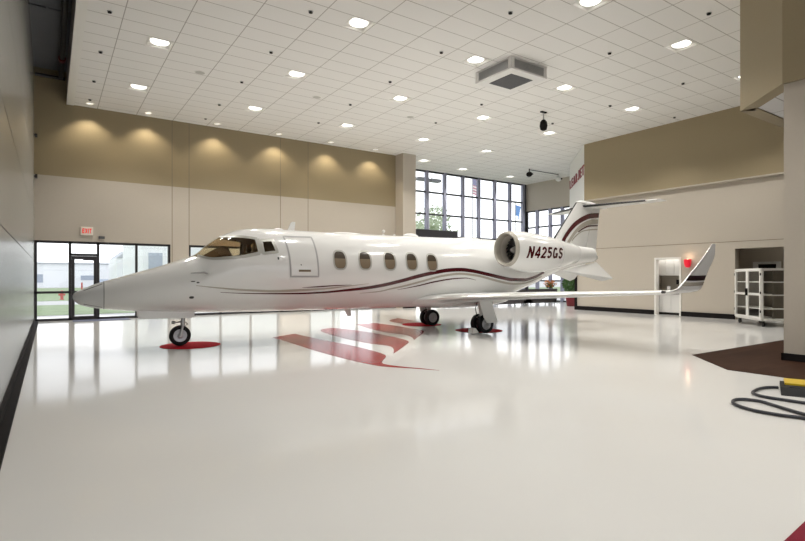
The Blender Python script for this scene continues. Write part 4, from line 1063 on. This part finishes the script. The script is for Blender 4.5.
car(9.4, 84, 'pale parked car in front of the gabled building', M['bwhite'])
hy = thing('fire_hydrant', 'red fire hydrant on the grass outside the glass pane', 'fire hydrant', (.75, 47.5, GZ+.015)); hy.scale = (.8, .8, .8)
MB().lathe([(0,.2),(.06,.2),(.07,.13),(.62,.13),(.66,.17),(.72,.16),(.84,.08),(.9,.04)], n=20, cap0=True, cap1=True).build('hydrant_body', M['hydrant'], hy, 40)
for a in (-1, 1): MB().lathe([(0,.08),(a*.2,.08),(a*.21,.1),(a*.27,.1)], (0,0,.48), 'x', 14, False, True).build('outlet_cap', M['hydrant'], hy, 40)
tag(MB().tube([(2.85,66,GZ),(2.85,66,1.0)], .08, 12).build('bollard', M['hydrant'], None, 40), 'slim red post standing on the lawn beyond the door', 'bollard')
# light pole and flags beyond the entrance windows
lp = thing('light_pole', 'two headed parking lot light pole outside the tall windows', 'light pole', (33.9, 45, GZ))
MB().tube([(0,0,0),(0,0,12.2)], [.13,.10], 12).build('pole', M['louver'], lp, 40)
for a in (-1, 1): MB().box(min(a*.15,a*1.5), max(a*.15,a*1.5), -.35, .35, 12.1, 12.4).build('lamp_head', M['vent'], lp)
def flagpole(x, y, h, lab, kind, z1, z0):
    t = thing('flagpole', lab, 'flagpole', (x, y, GZ))
    MB().tube([(0,0,0),(0,0,h)], .06, 10).build('pole', M['louver'], t, 40)
    n = 9
    def cloth(v0, v1, u0, u1):
        r = []
        for i in range(n+1):
            v = v0+(v1-v0)*i/n; row = []
            for k in range(9):
                u = u0+(u1-u0)*k/8; row.append((.08+u*(1.0-.25*v)*1.0, .18*math.sin(u*7+v*2), z1-GZ-(z1-z0)*(v)-u*.5))
            r.append(row)
        return MB().rings(r, closed=False)
    if kind == 'stripes':
        f = cloth(0, 1, 0, 1).build('flag', M['flagw'], t, 60); f.rotation_euler = (0,0,0)
        for k in range(7):
            r = MB()
            c_ = cloth(k/6.5, min(1,(k+.5)/6.5), 0, 1); c_.v = [(a, b-.015, c) for a, b, c in c_.v]; c_.build('flag_stripe', M['flagr'], f, 60)
        c_ = cloth(0, .5, 0, .45); c_.v = [(a, b-.03, c) for a, b, c in c_.v]; c_.build('flag_canton', M['flagb'], f, 60)
    else: cloth(0, 1, 0, 1).build('flag', M['flagsky'], t, 60)
flagpole(40.2, 45, 14.5, 'flagpole flying a red and white striped flag outside the entrance windows', 'stripes', 13.4, 11.2)
flagpole(47.2, 45, 11.0, 'flagpole flying a plain blue flag outside the entrance windows', 'blue', 10.6, 9.2)
def tree(x, y, h, r, seed, lab):
    t = thing('tree', lab, 'tree', (x, y, GZ), 0, 'trees outside the entrance windows')
    MB().tube([(0,0,0),(.1,.05,h*.35),(0,0,h*.7)], [.25,.18,.08], 10).build('trunk', M['bark'], t, 40)
    m = MB(); rnd = random.Random(seed)
    for k in range(9):
        a = rnd.uniform(0,2*PI); q = rnd.uniform(.1,.65)*r
        c_ = leaf_cluster((q*math.cos(a), q*math.sin(a), h*rnd.uniform(.45,.85)), (r*.45,r*.45,h*.16), 330, .5, seed*20+k); m.add(c_.v, c_.f)
    m.build('crown', M['tleaf'], t, fix=False)
tree(37.8, 50, 10.6, 4.6, 1, 'pale leafy tree outside between the light pole and the striped flag')
tree(47, 60, 9.6, 4.2, 2, 'pale leafy tree outside behind the striped flag')
tree(58, 46, 7.5, 3, 4, 'pale leafy tree outside beyond the blue flag')

# ------------------------------------------------------------------ render look
vs = SC.view_settings
SC.display_settings.display_device = 'sRGB'
vs.view_transform = 'Standard'; vs.look = 'None'; vs.exposure = 0.0; vs.gamma = 1.0; vs.use_curve_mapping = False
cy = SC.cycles
cy.max_bounces = 10; cy.diffuse_bounces = 5; cy.glossy_bounces = 5; cy.transparent_max_bounces = 16; cy.transmission_bounces = 6
cy.sample_clamp_indirect = 6.0; cy.caustics_reflective = False; cy.caustics_refractive = False
cy.use_denoising = True
